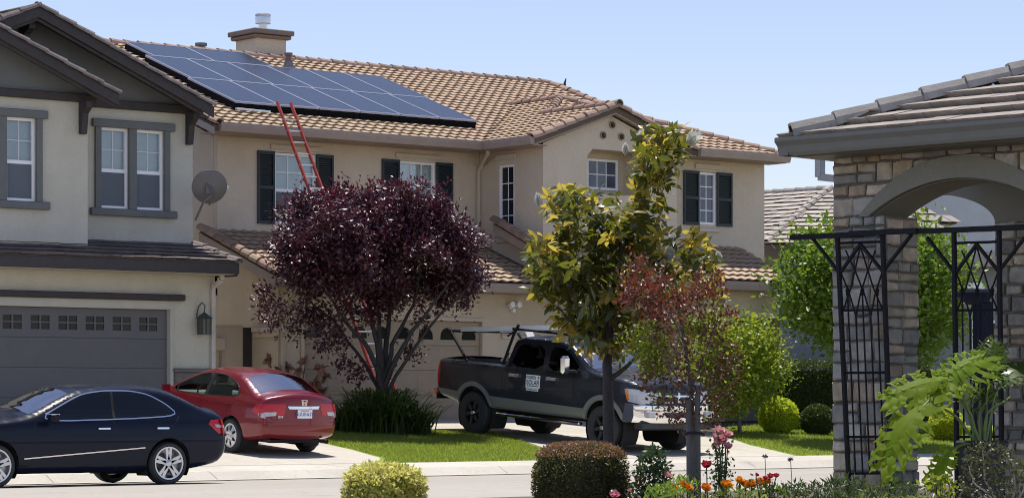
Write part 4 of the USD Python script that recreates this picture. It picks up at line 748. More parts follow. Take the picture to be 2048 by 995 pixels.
m = trimesh.util.concatenate([trimesh.creation.extrude_polygon(q, .006, engine='earcut') for q in polys(bd)]); v = m.vertices; m.vertices = np.c_[xe - .006 + v[:, 2], -v[:, 0], .965 + v[:, 1]]; part(rc, 'emblem', m, CHROME, local=True)
x2 = float(cr.end_x([.45], [.73])[0]); part(rc, 'badge_lettering', lettering('CIVIC', .034, (x2 - .012, .47, .70), unit(V(.10, -1, 0)), V(0, 0, 1), .004), CHROME, local=True)
part(rc, 'exhaust', lathe([(.03, -.1), (.03, .1), (.036, .1), (.036, -.1)], 14, 'x', (-.93, -.52, .27)), CHROME, local=True); part(rc, 'rear_bumper_lower', hull([(x, y, z) for x, z in ((-.84, .3), (-.8, .24), (-.5, .24), (-.5, .3)) for y in (-.55, .55)]), BLACK, local=True)
wells(rc, cr, (0, 2.7), .315, .36); GREYS = PM('seat_grey', (.34, .34, .32), .9, .1); part(rc, 'cabin_floor', box(-.35, 2.3, -.68, .68, .45, .49), GREYS, local=True); part(rc, 'parcel_shelf', box(-.60, .0, -.66, .66, .98, 1.0), GREYS, local=True)
for x, y in ((1.25, .36), (1.25, -.36), (.2, .36), (.2, -.36)): seat(rc, x, y, GREYS, .58, .56)
part(rc, 'dashboard', bev(1.75, 2.4, -.66, .66, .72, .97, .04), GREYS, local=True); part(rc, 'steering_wheel', lathe([(.17, -.012), (.19, 0), (.17, .012), (.155, 0), (.17, -.012)], 20, 'x', (1.68, .36, .96)), BLACK, local=True)

# ---- grey pickup truck on the tan house's drive, nose to the street
TP = paint('truck_charcoal_paint', (.018, .019, .022), .1, .15, .28, .55, .2); TG = PM('truck_grey_cladding', (.14, .14, .125), .5, .08, 30., coat=.4)
trz = math.radians(-88); slp = -.0735 * math.sin(trz)
tk = thing('pickup_truck', 'charcoal crew-cab pickup truck with grey lower body parked on the tan drive', 'truck', (35.64, 44.95, g(44.95) + .004), trz, None, None, 0., math.atan(slp), 1.045)
o = [(-1.17, .72), (-.7, .62), (-.42, .56), (.8, .54), (3.3, .54), (4.2, .56), (4.58, .62), (4.70, .8), (4.73, 1.0), (4.70, 1.2), (4.58, 1.30), (4.2, 1.385), (3.35, 1.46), (2.62, 1.905), (2.3, 1.975), (1.7, 2.0), (1.15, 1.975), (.95, 1.93), (.86, 1.46), (.82, 1.43), (-.3, 1.43), (-1.16, 1.44), (-1.22, 1.40), (-1.23, 1.0)]
ct_ = Car(o, [(-1.3, .955), (-1.0, .985), (0, 1.0), (3.7, 1.0), (4.2, .985), (4.5, .93), (4.8, .82)], [(.54, .94), (.7, .985), (.9, 1.0), (1.1, 1.0), (1.3, .985), (1.42, .955), (1.5, .915), (1.75, .84), (2.0, .77)], .075, .07, .05, sm=2)
ar = [Point(0, .43).buffer(.52, 28).union(sbox(-.52, .3, .52, .43)), Point(3.79, .43).buffer(.52, 28).union(sbox(3.27, .3, 4.31, .43))]
w1 = Polygon(chaikin([(1.98, 1.4), (1.90, 1.85), (1.25, 1.86), (1.12, 1.80), (1.02, 1.42)], 1)); w2 = Polygon(chaikin([(3.12, 1.44), (2.52, 1.83), (2.08, 1.855), (2.12, 1.39)], 1)); wins = [w1, w2]
isws = lambda x, z: 2.66 < x < 3.3 and z > 1.48; isbk = lambda x, z: .8 < x < .95 and 1.5 < z < 1.9; isbed = lambda x, z: -1.1 < x < .8 and z > 1.38
part(tk, 'body', ct_.body(wins + ar, lambda x, z: not (isws(x, z) or isbk(x, z) or isbed(x, z))), TP, smooth=45, local=True)
part(tk, 'windscreen', ct_.strip(lambda x, z: 2.6 < x < 3.36 and z > 1.45), CGLASS, smooth=60, local=True); part(tk, 'rear_window', ct_.strip(lambda x, z: .8 < x < .97 and 1.47 < z < 1.93), TINT, smooth=60, local=True)
part(tk, 'bed_liner', cat([box(-1.1, .78, -.84, .84, .86, .9), box(-1.1, .78, .80, .85, .9, 1.42), box(-1.1, .78, -.85, -.80, .9, 1.42), box(.74, .8, -.8, .8, .9, 1.42), box(-1.14, -1.08, -.8, .8, .9, 1.42)]), PM('bed_black', (.02, .02, .02), .8, .2), local=True)
band = Polygon([(-1.2, .5), (4.3, .5), (4.3, .74), (.6, .79), (-.6, .82), (-1.25, .86)])
for sg in (1, -1):
    part(tk, 'lower_cladding', ct_.patch(band.difference(unary_union(ar).buffer(.09)), sg, .003, .004), TG, smooth=40, local=True)
    for a in ar: part(tk, 'wheel_flare', ct_.patch(a.buffer(.095, 12).difference(a.buffer(.0)).intersection(sbox(-2, .46, 6, 2)), sg, .03, .05), TG, smooth=40, local=True)
    for w in wins: part(tk, 'side_window', ct_.sheet(w, sg, -.004), TINT, smooth=60, local=True)
    part(tk, 'belt_moulding', ct_.patch(line([(3.1, 1.425), (2.13, 1.38)], .014), sg, .01), CHROME, local=True)
    part(tk, 'shut_line', ct_.patch(unary_union([line([(.84, .6), (.85, 1.43)], .007), line([(2.04, .58), (2.04, 1.9)], .005), line([(3.22, .58), (3.2, 1.42)], .005), line([(.98, 1.4), (.95, 1.2), (.98, .6)], .005)]), sg, .0014, .003), DARKIN, local=True)
    for x in (1.22, 2.32): part(tk, 'door_handle', ct_.patch(sbox(x - .13, 1.215, x + .13, 1.268), sg, .05, .045), ALU, local=True)
    mi = part(tk, 'tow_mirror', bev(2.84, 2.97, sg * 1.10, sg * 1.31, 1.38, 1.72, .05), CHROME, local=True); part(mi, 'mirror_arm', bev(2.86, 2.93, sg * .9, sg * 1.14, 1.40, 1.46, .015), BLACK, local=True); part(mi, 'mirror_glass', box(2.832, 2.839, sg * 1.16, sg * 1.33, 1.40, 1.68), CGLASS, local=True)
    part(tk, 'tail_light', cat([ct_.patch(Polygon([(-1.22, 1.33), (-1.1, 1.33), (-1.1, .95), (-1.23, .92)]), sg, .006), ct_.epatch(sbox(sg * .78 if sg > 0 else -.95, .94, .95 if sg > 0 else -.78, 1.33), True)]), LAMPR, local=True)
    part(tk, 'headlight', cat([ct_.patch(Polygon([(4.7, 1.2), (4.36, 1.21), (4.42, .97), (4.72, .93)]), sg, .006), ct_.epatch(Polygon([(sg * .50, 1.17), (sg * .84, 1.2), (sg * .86, .95), (sg * .52, .95)]), False, .008)]), LAMPW, local=True, smooth=40); part(tk, 'side_marker', ct_.patch(Polygon([(4.40, 1.2), (4.33, 1.2), (4.40, 1.0), (4.45, 1.0)]), sg, .010), AMBER, local=True)
    for x in (0, 3.79): wheel(tk, x, sg * .87, sg, .43, .24, .28, 'truck', RIMB)
    part(tk, 'running_board', bev(.75, 3.2, sg * .93, sg * 1.05, .43, .49, .02), CHROME if sg < 0 else BLACK, local=True)
wells(tk, ct_, (0, 3.79), .43, .52, .4)
fb = [(4.62, .62), (4.88, .60), (4.93, .72), (4.90, .92), (4.68, .95)]
fbm = []; n_ = 24
for k in range(n_ + 1):
    y = -1.0 + 2.0 * k / n_; q = abs(y) ** 3 * .28; fbm.append([(x - q, y, z) for x, z in fb])
fq = np.array(fbm); fv = fq.reshape(-1, 3); ff = [[k * 5 + i, k * 5 + (i + 1) % 5, k * 5 + 5 + i] for k in range(n_) for i in range(5)] + [[k * 5 + (i + 1) % 5, k * 5 + 5 + (i + 1) % 5, k * 5 + 5 + i] for k in range(n_) for i in range(5)] + [[0, i + 1, i] for i in range(1, 4)] + [[n_ * 5, n_ * 5 + i, n_ * 5 + i + 1] for i in range(1, 4)]; part(tk, 'front_bumper', trimesh.Trimesh(fv, ff, process=False), CHROME, smooth=30, local=True); part(tk, 'bumper_opening', bev(4.84, 4.965, -.42, .42, .70, .80, .03), BLACK, local=True); part(tk, 'air_dam', bev(4.55, 4.8, -.9, .9, .46, .615, .03), BLACK, local=True)
for sg in (1, -1): part(tk, 'fog_light', bev(4.70, 4.90, sg * .66, sg * .84, .70, .82, .02), LAMPW, local=True)
gr = part(tk, 'grille', ct_.epatch(Polygon([(-.46, .97), (.46, .97), (.50, 1.22), (-.50, 1.22)]), False, .012), CHROME, local=True)
for a, b in ((-.44, -.03), (.03, .44)):
    for c, d in ((.985, 1.08), (1.11, 1.205)): part(gr, 'grille_mesh', ct_.epatch(sbox(a, c, b, d), False, .016), BLACK, local=True)
part(tk, 'rear_bumper', hull([(x, y, z) for x, z in ((-1.2, .62), (-1.4, .64), (-1.42, .8), (-1.2, .84)) for y in (-.96, .96)]), CHROME, local=True)
for y in (.4, -.4): part(tk, 'axle_frame', bev(-1.1, 4.4, y - .05, y + .05, .46, .58), DARKIN, local=True)
part(tk, 'axle', tube([(0, -.8, .43), (0, .8, .43)], .06, 8), DARKIN, local=True); part(tk, 'axle', tube([(3.79, -.8, .43), (3.79, .8, .43)], .06, 8), DARKIN, local=True)
part(tk, 'cabin_floor', box(.95, 3.2, -.8, .8, .7, .74), DARKIN, local=True)
for x, y in ((2.25, .42), (2.25, -.42), (1.2, .42), (1.2, -.42)): seat(tk, x, y, BLACK, .98, .6)
part(tk, 'dashboard', bev(2.85, 3.25, -.8, .8, 1.1, 1.4, .05), BLACK, local=True)
# magnetic door sign
SX, SZ = .10, .085; ys = -float(ct_.h(np.array([1.72]), np.array([1.15]))[0]) - .008
SG = lambda x0, x1, z0, z1, d: box(1.68 + SX + (x0 - 1.67) * .86, 1.68 + SX + (x1 - 1.67) * .86, ys - d, ys - d + .004, 1.07 + SZ + (z0 - 1.07) * .86, 1.07 + SZ + (z1 - 1.07) * .86); SA = lambda x, z: (1.68 + SX + (x - 1.67) * .86, ys - .0035, 1.07 + SZ + (z - 1.07) * .86)
sp = part(tk, 'door_sign', SG(1.43, 1.91, .93, 1.22, .003), PM('sign_white', (.78, .78, .77), .5, .02), local=True); SB = PM('sign_blue_black', (.02, .022, .05), .5); R_, U_ = V(1, 0, 0), V(0, 0, 1)
part(sp, 'sign_lettering', lettering('POWER', .058, SA(1.61, 1.13), R_, U_), SB, local=True); part(sp, 'sign_lettering', lettering('SOLAR', .084, SA(1.665, 1.005), R_, U_), SB, local=True); part(sp, 'sign_mark', lettering('it', .052, SA(1.865, 1.14), R_, U_), SB, local=True)
part(sp, 'sign_rule', SG(1.47, 1.87, .965, .982, .0055), SB, local=True)
s2 = part(tk, 'sign_strip', SG(1.45, 1.86, .865, .925, .003), _mats['sign_white'], local=True)
for k in range(9): part(s2, 'strip_digit', SG(1.475 + .04 * k, 1.5 + .04 * k, .88, .908, .0055), SB, local=True)
# what the truck carries (placed in the truck's own frame, each a thing of its own)
def tw(p): return (tk.mat @ np.append(np.asarray(p, float), 1))[:3]
def on_truck(name, label, cat_, at): return thing(name, label, cat_, tw(at), trz, None, None, 0., math.atan(slp), 1.045)
lr = on_truck('ladder_rack', 'black steel ladder rack over the pickup bed', 'rack', (0, 0, 1.43))
J = lambda *p: [tuple(np.subtract(q, (0, 0, 1.43))) for q in p]
for sg in (1, -1):
    part(lr, 'post', tube(J((-.35, sg * .9, 1.42), (-.95, sg * .88, 1.99)), .028, 8), IRON, local=True); part(lr, 'post', tube(J((.72, sg * .88, 1.42), (.95, sg * .82, 2.05), (1.05, sg * .8, 2.22)), .028, 8), IRON, local=True); part(lr, 'gusset', tube(J((.8, sg * .86, 1.98), (.98, sg * .82, 2.1)), .02, 6), IRON, local=True)
part(lr, 'cross_bar', tube(J((-.95, -.95, 1.99), (-.95, .95, 1.99)), .03, 8), IRON, local=True); part(lr, 'cross_bar', tube(J((1.0, -.9, 2.13), (1.0, .9, 2.13)), .03, 8), IRON, local=True); part(lr, 'cross_bar', tube(J((2.5, -.8, 2.1), (2.5, .8, 2.1)), .03, 8), IRON, local=True)
for sg in (1, -1): part(lr, 'side_rail', tube(J((1.0, sg * .8, 2.13), (2.5, sg * .76, 2.1)), .022, 8), IRON, local=True)
LSIL = PM('ladder_silver', (.66, .67, .68), .5, .05, 8.)
al = on_truck('aluminium_ladder', 'silver aluminium ladder lying flat on the black rack over the pickup', 'ladder', (0, -.55, 2.2))
for y in (-.2, .2): part(al, 'rail', bar((-.75, y, -.17), (3.3, y, .10), .06, .09), LSIL, local=True)
for k in range(13): part(al, 'rung', tube([(-.6 + .305 * k, -.18, -.16 + .02 * k), (-.6 + .305 * k, .18, -.16 + .02 * k)], .018, 6), ALU, local=True)
a2 = on_truck('aluminium_ladder', 'second silver ladder on the rack, on the side away from the street', 'ladder', (0, .35, 2.2))
for y in (-.2, .2): part(a2, 'rail', bar((-.6, y, -.17), (2.9, y, .10), .06, .09), LSIL, local=True)
for k in range(11): part(a2, 'rung', tube([(-.45 + .305 * k, -.18, -.155 + .0235 * k), (-.45 + .305 * k, .18, -.155 + .0235 * k)], .018, 6), ALU, local=True)
wb = on_truck('white_board', 'white plank leaning out of the pickup bed behind the cab', 'plank', (.5, .2, .92)); part(wb, 'plank', bar((-.45, .1, 1.15), (.22, .1, .25), .2, .03, (1, 0, .5)), WHITE, local=True)
for k, (x, y, s_) in enumerate(((-.7, -.5, .2), (-.1, .3, .24), (.45, -.45, .22))):
    tb = on_truck('tool_bag', ('black tool bag in the pickup bed nearest the tailgate', 'black tool bag in the middle of the pickup bed', 'black tool bag in the pickup bed against the cab')[k], 'bag', (x, y, .9)); bm = bev(-s_, s_, -s_ * .7, s_ * .7, 0, .48 + .08 * k, .07); part(tb, 'bag_body', bm, BLACK, local=True); part(tb, 'bag_handle', tube([(-.1, 0, .46 + .08 * k), (-.08, 0, .56 + .08 * k), (.08, 0, .56 + .08 * k), (.1, 0, .46 + .08 * k)], .012, 6), BLACK, local=True)

# ================================================================== stone entry porch of the near house
PU_, PV_ = unit(V(.139, -.990, 0)), unit(V(.990, .139, 0)); P0 = unD(1668, 800, 27.); P0[2] = 0
def UV(u, v, z): return P0 + PU_ * u + PV_ * v + V(0, 0, z)
def u_at(px, v=0.):
    us = np.linspace(-4, 6, 20001); p = P0[None] + us[:, None] * PU_ + v * PV_; Z = sT * p[:, 0] + cT * p[:, 1]; return float(us[np.argmin(np.abs(XC + F * (cT * p[:, 0] - sT * p[:, 1]) / Z - px))])
def z_at(py, u, v=0.): p = UV(u, v, 0); return EYE + (YH - py) * (sT * p[0] + cT * p[1]) / F
def prismv(poly, v0, v1):
    m = prism(poly, v0, v1); w = m.vertices.copy(); m.vertices = np.array([UV(*q) for q in w]); m.invert() if m.volume < 0 else None; return m
def bevv(u0, u1, v0, v1, z0, z1, b=.01):
    m = bev(u0, u1, v0, v1, z0, z1, b); m.vertices = np.array([UV(*q) for q in m.vertices]); m.invert() if m.volume < 0 else None; return m
pv = thing('stone_porch', 'stone-clad entry porch with arch, grey gutter and flat-tiled hip roof', 'porch', UV(0, 0, .15))
MORT = PM('mortar', (.13, .125, .115), .95, .2, 20.); OLIVE = PM('stucco_olive', (.21, .208, .172), .9, .05, 4., .3, 90.); FASC = PM('fascia_grey_green', (.145, .145, .122), .55, .05, 6.)
STN = [PM(f'stone_{n}', c, .9, .28, 7., .9, 22., rnd=.25, hue=.01) for n, c in (('grey', (.34, .32, .275)), ('tan', (.42, .36, .275)), ('brown', (.33, .26, .185)), ('dark', (.22, .21, .185)))]
uc = u_at(1768); ua = u_at(1740); um = u_at(1918); zs = z_at(433, ua); zi = z_at(356, um); zo = z_at(311, um); zt = z_at(306, .15); uo = u_at(1722)
ZB = .12; uR = 2 * um
def arcpts(a, b, n=40):
    R = (a * a + b * b) / (2 * b); h_ = math.asin(min(1, a / R)); return [(um + R * math.sin(q), zs + b - R + R * math.cos(q)) for q in np.linspace(-h_, h_, n)]
def arch(a, b, n=40): return Polygon(arcpts(a, b, n))
inn, outr = arch(um - ua, zi - zs), arch(um - uo, zo - zs)
opening = unary_union([sbox(uc, 0, uR - uc, zs + .001), inn])
face = Polygon([(0, ZB), (uR, ZB), (uR, zt), (0, zt)]).difference(opening)
DP = .55
part(pv, 'wall', prismv(face, .0, DP), MORT)
part(pv, 'arch_trim', prismv(outr.difference(inn), -.045, .02), LAYER('stucco_arch', (.25, .247, .20), .9, WEAR, .9, 40.))
sof = arcpts(um - ua, zi - zs, 30)
part(pv, 'arch_soffit', prismv(unary_union([LineString(sof).buffer(.012, cap_style=2)]).intersection(sbox(-9, zs, 9, 9)), .021, DP + .01), OLIVE)
def stone_polys(u0, u1, z0, z1, seed, hm=(.10, .21), wm=(.14, .31)):
    """irregular courses of stones"""
    r = np.random.RandomState(seed); out = []; z = z0
    while z < z1 - .03:
        h = min(r.uniform(*hm), z1 - z); h = z1 - z if z1 - z - h < .07 else h; u = u0
        while u < u1 - .02:
            w = r.uniform(*wm); w = u1 - u if u1 - u - w < .09 else w
            if h > .17 and r.rand() < .35: cuts = [(z, z + h * .5), (z + h * .5, z + h)]
            else: cuts = [(z, z + h)]
            for a, b in cuts:
                j = lambda: r.uniform(-.012, .012)
                out.append(Polygon([(u + j(), a + j()), (u + w * .5, a + j()), (u + w + j(), a + j()), (u + w + j() * .6, (a + b) / 2), (u + w + j(), b + j()), (u + w * .45, b + j()), (u + j(), b + j()), (u + j() * .6, (a + b) / 2)]))
            u += w
        z += h
    return out
sr = np.random.RandomState(21); pv_count, pv_rest = [0], [[], [], [], []]
def put_stones(region, seed, place, **kw):
    x0, y0, x1, y1 = region.bounds
    for q in stone_polys(x0, x1, y0, y1, seed, **kw):
        q = q.buffer(-.009, join_style=1, quad_segs=1).intersection(region.buffer(.004))
        for w in polys(q):
            if w.area < .002: continue
            w = w.simplify(.004); t = sr.uniform(.025, .055); i = w.buffer(-.014, join_style=2)
            if i.is_empty or i.geom_type != 'Polygon': i = w
            pts = [place(a, .0, b) for a, b in w.exterior.coords[:-1]] + [place(a, -t * .55, b) for a, b in w.exterior.coords[:-1]] + [place(a, -t, b) for a, b in i.simplify(.006).exterior.coords[:-1]]
            m_ = hull(np.array(pts)); mt_ = sr.choice(4, p=[.36, .27, .14, .23])
            if x0 + w.centroid.x * 0 >= 0 and pv_count[0] < 300 and pr(m_.centroid)[0] < 2075: pv_count[0] += 1; part(pv, 'stone', m_, STN[mt_])
            else: pv_rest[mt_].append(m_)
fr = face.difference(outr); put_stones(fr.intersection(sbox(0, .12, uR, zt)), 5, lambda u, t, z: UV(u, t, z))
jamb = sbox(.03, ZB, DP, zs - .012); put_stones(jamb, 8, lambda v, t, z: UV(uc - t * .7, v, z))
# the inner wall behind, with its own arch
DB = 2.6; ub = u_at(1990, DB); zb_ = z_at(447, ub, DB); ab = 1.0
ina = unary_union([Polygon([(ub - ab + ab * math.cos(q), zb_ + (z_at(378, ub, DB) - zb_) * math.sin(q)) for q in np.linspace(0, math.pi, 36)]), sbox(ub - 2 * ab, 0, ub, zb_ + .001)])
part(pv, 'inner_wall', prismv(sbox(u_at(1740, DB), ZB, ub + 1.2, zt).difference(ina), DB, DB + .3), OLIVE)
put_stones(sbox(ub + .004, .12, u_at(2075, DB), zb_ + .02), 13, lambda u, t, z: UV(u, DB + t, z))
for k_ in range(4):
    if pv_rest[k_]: part(pv, 'stones', cat(pv_rest[k_]), STN[k_], kind='stuff')
part(pv, 'ceiling', prismv(sbox(-.1, zt + .002, uR + .5, zt + .03), .0, DB + .6), OLIVE)
# roof: eave, gutter, hip, flat tile courses
OV = -.55; ue = u_at(1556, OV); ze = z_at(276, ue, OV); zg = z_at(312, ue, OV)
kk = np.linspace(0, 8, 8001); hp = UV(ue + .12, OV + .1, 0) + kk[:, None] * (PU_ + PV_); Zk = sT * hp[:, 0] + cT * hp[:, 1]; ik = int(np.argmin(np.abs(XC + F * (cT * hp[:, 0] - sT * hp[:, 1]) / Zk - 2048))); sr_ = (EYE + (YH - 146) * Zk[ik] / F - ze - .02) / kk[ik]
RW = 4.2
zr = lambda u, v: ze - .02 + sr_ * np.minimum(np.minimum(v - OV - .1, u - ue - .12), 9)
def slabuv(name, pts, th=.08):
    m = prismz(Polygon([(p[0], p[1]) for p in pts]), 0, 1); w = m.vertices.copy(); m.vertices = np.array([UV(a, b, float(zr(a, b)) - th * (1 - c)) for a, b, c in w]); m.invert() if m.volume < 0 else None; return part(pv, name, m, DECK)
u0, v0 = ue + .12, OV + .1; slabuv('roof', [(u0, v0), (u0 + 2 * RW, v0), (u0 + 2 * RW, v0 + RW), (u0 + RW, v0 + RW)]); slabuv('roof', [(u0, v0), (u0 + RW, v0 + RW), (u0, v0 + 2 * RW)])
kr = math.hypot(1, sr_)
fld = tile_field(UV(u0, v0 - .04, ze - .03), PU_, PV_ + V(0, 0, sr_), Polygon([(-.17, 0), (8.3, 0), (6.5, RW * kr), (RW - .17, RW * kr)]), .33, .36, lambda a, b: flattile(a, b, .065), seed=31, jit=.005, halfbond=True)
fl2 = tile_field(UV(u0 - .04, v0 + 6, ze - .03), -PV_, PU_ + V(0, 0, sr_), Polygon([(6.02, 0), (6 - RW, RW * kr), (6 - RW - .2, RW * kr), (6 - 2 * RW, 0)]), .33, .36, lambda a, b: flattile(a, b, .045), seed=32, jit=.010, halfbond=True)
TILEP = PM('porch_tile', (.27, .235, .205), .85, .25, 4., .2, 40., rnd=.12, hue=.01, stretch=(1, 1, 1))
lay(pv, [fld], TILEP, 130); part(pv, 'roof_tiles', cat([(v, fl2[1]) for v in fl2[0]]), TILEP, kind='stuff')
caps(pv, UV(u0 - .02, v0 - .02, ze + .05), UV(u0 + RW, v0 + RW, ze + sr_ * RW + .06), .13, .43, PM('porch_cap', (.25, .235, .215), .85, .2, 5., .2, 40., rnd=.1), seed=33, flat=True, up=(0, 0, 1))
gp = [(0, 0), (.10, .0), (.115, .03), (.13, .10), (.165, .15), (.165, .19), (.14, .19), (.0, .17)]
sc_ = (ze - zg) / .19; gp = [(a, b * sc_) for a, b in gp]
part(pv, 'gutter', extr(UV(ue, OV + .12, zg), UV(uR + 2, OV + .12, zg), gp), FASC); part(pv, 'gutter', extr(UV(ue + .12, OV + 6, zg), UV(ue + .12, OV + .0, zg), gp), FASC)
part(pv, 'soffit', prismv(sbox(ue + .13, zg - .01, uR + 2, zg + .012), OV + .13, 6), FASC); part(pv, 'frieze', prismv(sbox(-.06, zt - .0, uR + 1, zg - .012), -.06, -.0), FASC)
dz = [UV(u_at(1640, 1.0), 1.0, z_at(312, u_at(1640, 1.), 1.)), UV(u_at(1640, 1.0), 1.0, z_at(354, u_at(1640, 1.0), 1.)), UV(-.05, 1.0, z_at(368, -.05, 1.0)), UV(-.05, 1.0, .2)]
part(pv, 'downspout', cat([bar(a, b, .075, .075) for a, b in zip(dz, dz[1:])]), PM('downspout_pale', (.42, .42, .39), .6))
part(pv, 'porch_floor', prismv(sbox(-.2, .05, uR + .5, .145), -.1, DB + 1.5), CONC)

# ------------------------------------------------------------------ iron arbour in front of the porch
TV = -.42
def tp(px, py, dv=0.): u = u_at(px, TV + dv); return UV(u, TV + dv, z_at(py, u, TV + dv))
ab_ = thing('iron_arbour', 'black wrought iron arbour with two lattice panels in front of the stone porch', 'arbour', tp(1840, 800) * V(1, 1, 0) + V(0, 0, .15))
def rod(name, pts, r=.011): part(ab_, name, tube([tp(*p) for p in pts], r, 6), IRON)
def below(p, q, y=1030): k = (y - p[1]) / (q[1] - p[1]); return (p[0] + (q[0] - p[0]) * k, y)
for L0, L1, R0, R1 in (((1675, 474), (1697, 950), (1765, 470), (1783, 960)), ((1908, 464), (1914, 950), (1998, 458), (2004, 960))):
    part(ab_, 'post', bar(tp(*L0), tp(*below(L0, L1)), .036, .036, (1, 0, 0)), IRON); part(ab_, 'post', bar(tp(*R0), tp(*below(R0, R1)), .036, .036, (1, 0, 0)), IRON)
    X = lambda s_, y: (L0[0] + (L1[0] - L0[0]) * (y - L0[1]) / (L1[1] - L0[1])) * (1 - s_) + (R0[0] + (R1[0] - R0[0]) * (y - R0[1]) / (R1[1] - R0[1])) * s_
    for y in (620, 745, 873, 946): rod('cross_rail', [(X(0, y), y), (X(1, y), y - 1)], .014)
    rod('cross_rail', [(X(0, 486), 486), (X(1, 483), 483)], .014)
    for k in range(1, 6):
        s_ = k / 6; top = 500 if k % 2 == 0 else 580
        rod('upright', [(X(s_, 946), 946), (X(s_, 745), 745), (X(s_, 630), 630)] + ([(X(s_, 585), 585)] if k % 2 else []), .009)
        if k % 2:
            c = tp(X(s_, 585), 585); part(ab_, 'spear', lathe([(.002, .07), (.022, .02), (.012, -.005), (.02, -.012), (.008, -.03)], 8, 'z', c), IRON)
        for d in (-1, 1):
            pts = [(X(s_, 632), 632)]
            for q in (.33, .66, 1.0):
                ss = s_ + d * .5 * q ** 1.3
                if 0 <= ss <= 1: pts.append((X(ss, 632 - 132 * q), 632 - 132 * q))
            if len(pts) > 1 and k % 2 == 0: rod('lattice_bar', pts, .009)
    for s_ in (0, 1): rod('lattice_bar', [(X(s_, 632), 632), (X(.25 if s_ == 0 else .75, 575), 575), (X(.5, 492), 492)], .009)
    a = (X(0, 548), 548); b = (X(.5, 488), 488); c = (X(1, 545), 545)
    part(ab_, 'brace', bar(tp(*a), tp(*b), .026, .026, (1, 0, 0)), IRON); part(ab_, 'brace', bar(tp(*b), tp(*c), .026, .026, (1, 0, 0)), IRON)
    part(ab_, 'brace', bar(tp(X(0, 545), 545), tp(X(0, 545) - 55, 474), .026, .026, (1, 0, 0)), IRON); part(ab_, 'brace', bar(tp(X(1, 540), 540), tp(X(1, 540) + 56, 468), .026, .026, (1, 0, 0)), IRON)
for k, (a, b, c, d) in enumerate(((1582, 1725, 475, 468), (1700, 1835, 467, 461), (1815, 1980, 463, 457), (1950, 2100, 458, 452))):
    part(ab_, 'top_beam', bar(tp(a, c, -.02 * (k % 2)), tp(b, d, -.02 * (k % 2)), .05, .05), IRON)
# pot for the big-leaved plant and a dark bowl-topped post behind the arbour
q = unD(1964, 880, 24.2); POT = PM('pot_dark', (.016, .014, .013), .7, .2, 10.)
pot = thing('planter_pot', 'tall dark square planter pot under the big-leaved philodendron', 'planter', (q[0], q[1], .15))
part(pot, 'pot_body', hull([(q[0] + a * w, q[1] + b * w, z) for a in (-1, 1) for b in (-1, 1) for w, z in ((.12, .15), (.155, q[2] - .05))]), POT); part(pot, 'pot_rim', bev(q[0] - .17, q[0] + .17, q[1] - .17, q[1] + .17, q[2] - .06, q[2], .015), POT)
q = unD(1950, 590, 47.); NAVY = PM('navy_vinyl', (.006, .007, .016), .8, .1, spec=.1)
bw = thing('covered_stand', 'dark navy bowl-topped stand seen through the right iron lattice', 'stand', (q[0], q[1], g(q[1])))
part(bw, 'bowl', lathe([(0, q[2] - .17), (.16, q[2] - .15), (.29, q[2] - .04), (.31, q[2] + .04), (.27, q[2] + .09), (0, q[2] + .12)], 24, 'z', (q[0], q[1], 0)), NAVY, smooth=40); q2 = unD(1965, 700, 47.)
part(bw, 'stand_post', bev(q2[0] - .17, q2[0] + .17, q2[1] - .1, q2[1] + .1, g(q2[1]), q[2] - .1, .04), NAVY)

# ================================================================== neighbour house at the right, behind
H3 = thing('neighbour_house', 'grey house with flat-tiled hip roof behind the stone porch', 'house', (52, 52, .9))
A3, B3, R3, C3 = unD(1660, 378, 79.), unD(1530, 486, 75.), unD(1505, 389, 81.1), unD(1860, 500, 73.)
def plane_tiles(a, b, c, seed, region=None):
    """tiles over the triangle/quad a (top), b (low), c"""
    n = unit(np.cross(b - a, c - a)); n = n if n[2] > 0 else -n; e = unit(np.cross((0, 0, 1.), n)); up = np.cross(n, e); pl = [((p - b) @ e, (p - b) @ up) for p in (region or (a, b, c))]; P = Polygon(pl).convex_hull
    x0, y0, x1, y1 = P.bounds; O = b + e * x0 + up * y0; return tile_field(O, e, up, affinity.translate(P, -x0, -y0), .34, .36, flattile, seed=seed, jit=.012, halfbond=True), n
eL = unit(V(B3[0] - A3[0], B3[1] - A3[1], 0)); B4 = B3 + (R3 - A3); (f3, n3) = plane_tiles(A3, B3, R3, 41, (A3, B3, B4, R3)); (f4, n4) = plane_tiles(A3, B3, C3, 42)
def thin(pts, n, th=.05): p = np.array(pts); return hull(np.vstack([p - n * .01, p - n * th]))
part(H3, 'roof', thin((A3, B3, B4, R3), n3), DECK); part(H3, 'roof', thin((A3, B3, C3), n4), DECK); lay(H3, [f3, f4], TILE3, 260)
caps(H3, B3 + V(0, 0, .03), A3 + V(0, 0, .05), .12, .4, TILE3, seed=5, flat=True); caps(H3, R3, A3, .12, .4, TILE3, seed=6, flat=True, lift=.03)
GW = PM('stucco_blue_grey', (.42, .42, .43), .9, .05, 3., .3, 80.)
low = B3 - V(0, 0, .35)
part(H3, 'wall', hull([unD(x, y, D) for x, D in ((1500, 77.5), (1720, 76.5), (1500, 79.5), (1720, 78.5)) for y in (478, 850)]), GW)
_unused = (lambda: hull([low + (A3 - B3) * V(.12, .12, 0) + d for d in (V(0, 0, 0), V(0, 0, -3.6))] + [B4 - V(0, 0, .35) + d for d in (V(.3, 0, 0), V(.3, 0, -3.6))]))
w0 = unD(1700, 380, 72.); w1 = unD(2150, 380, 72.)
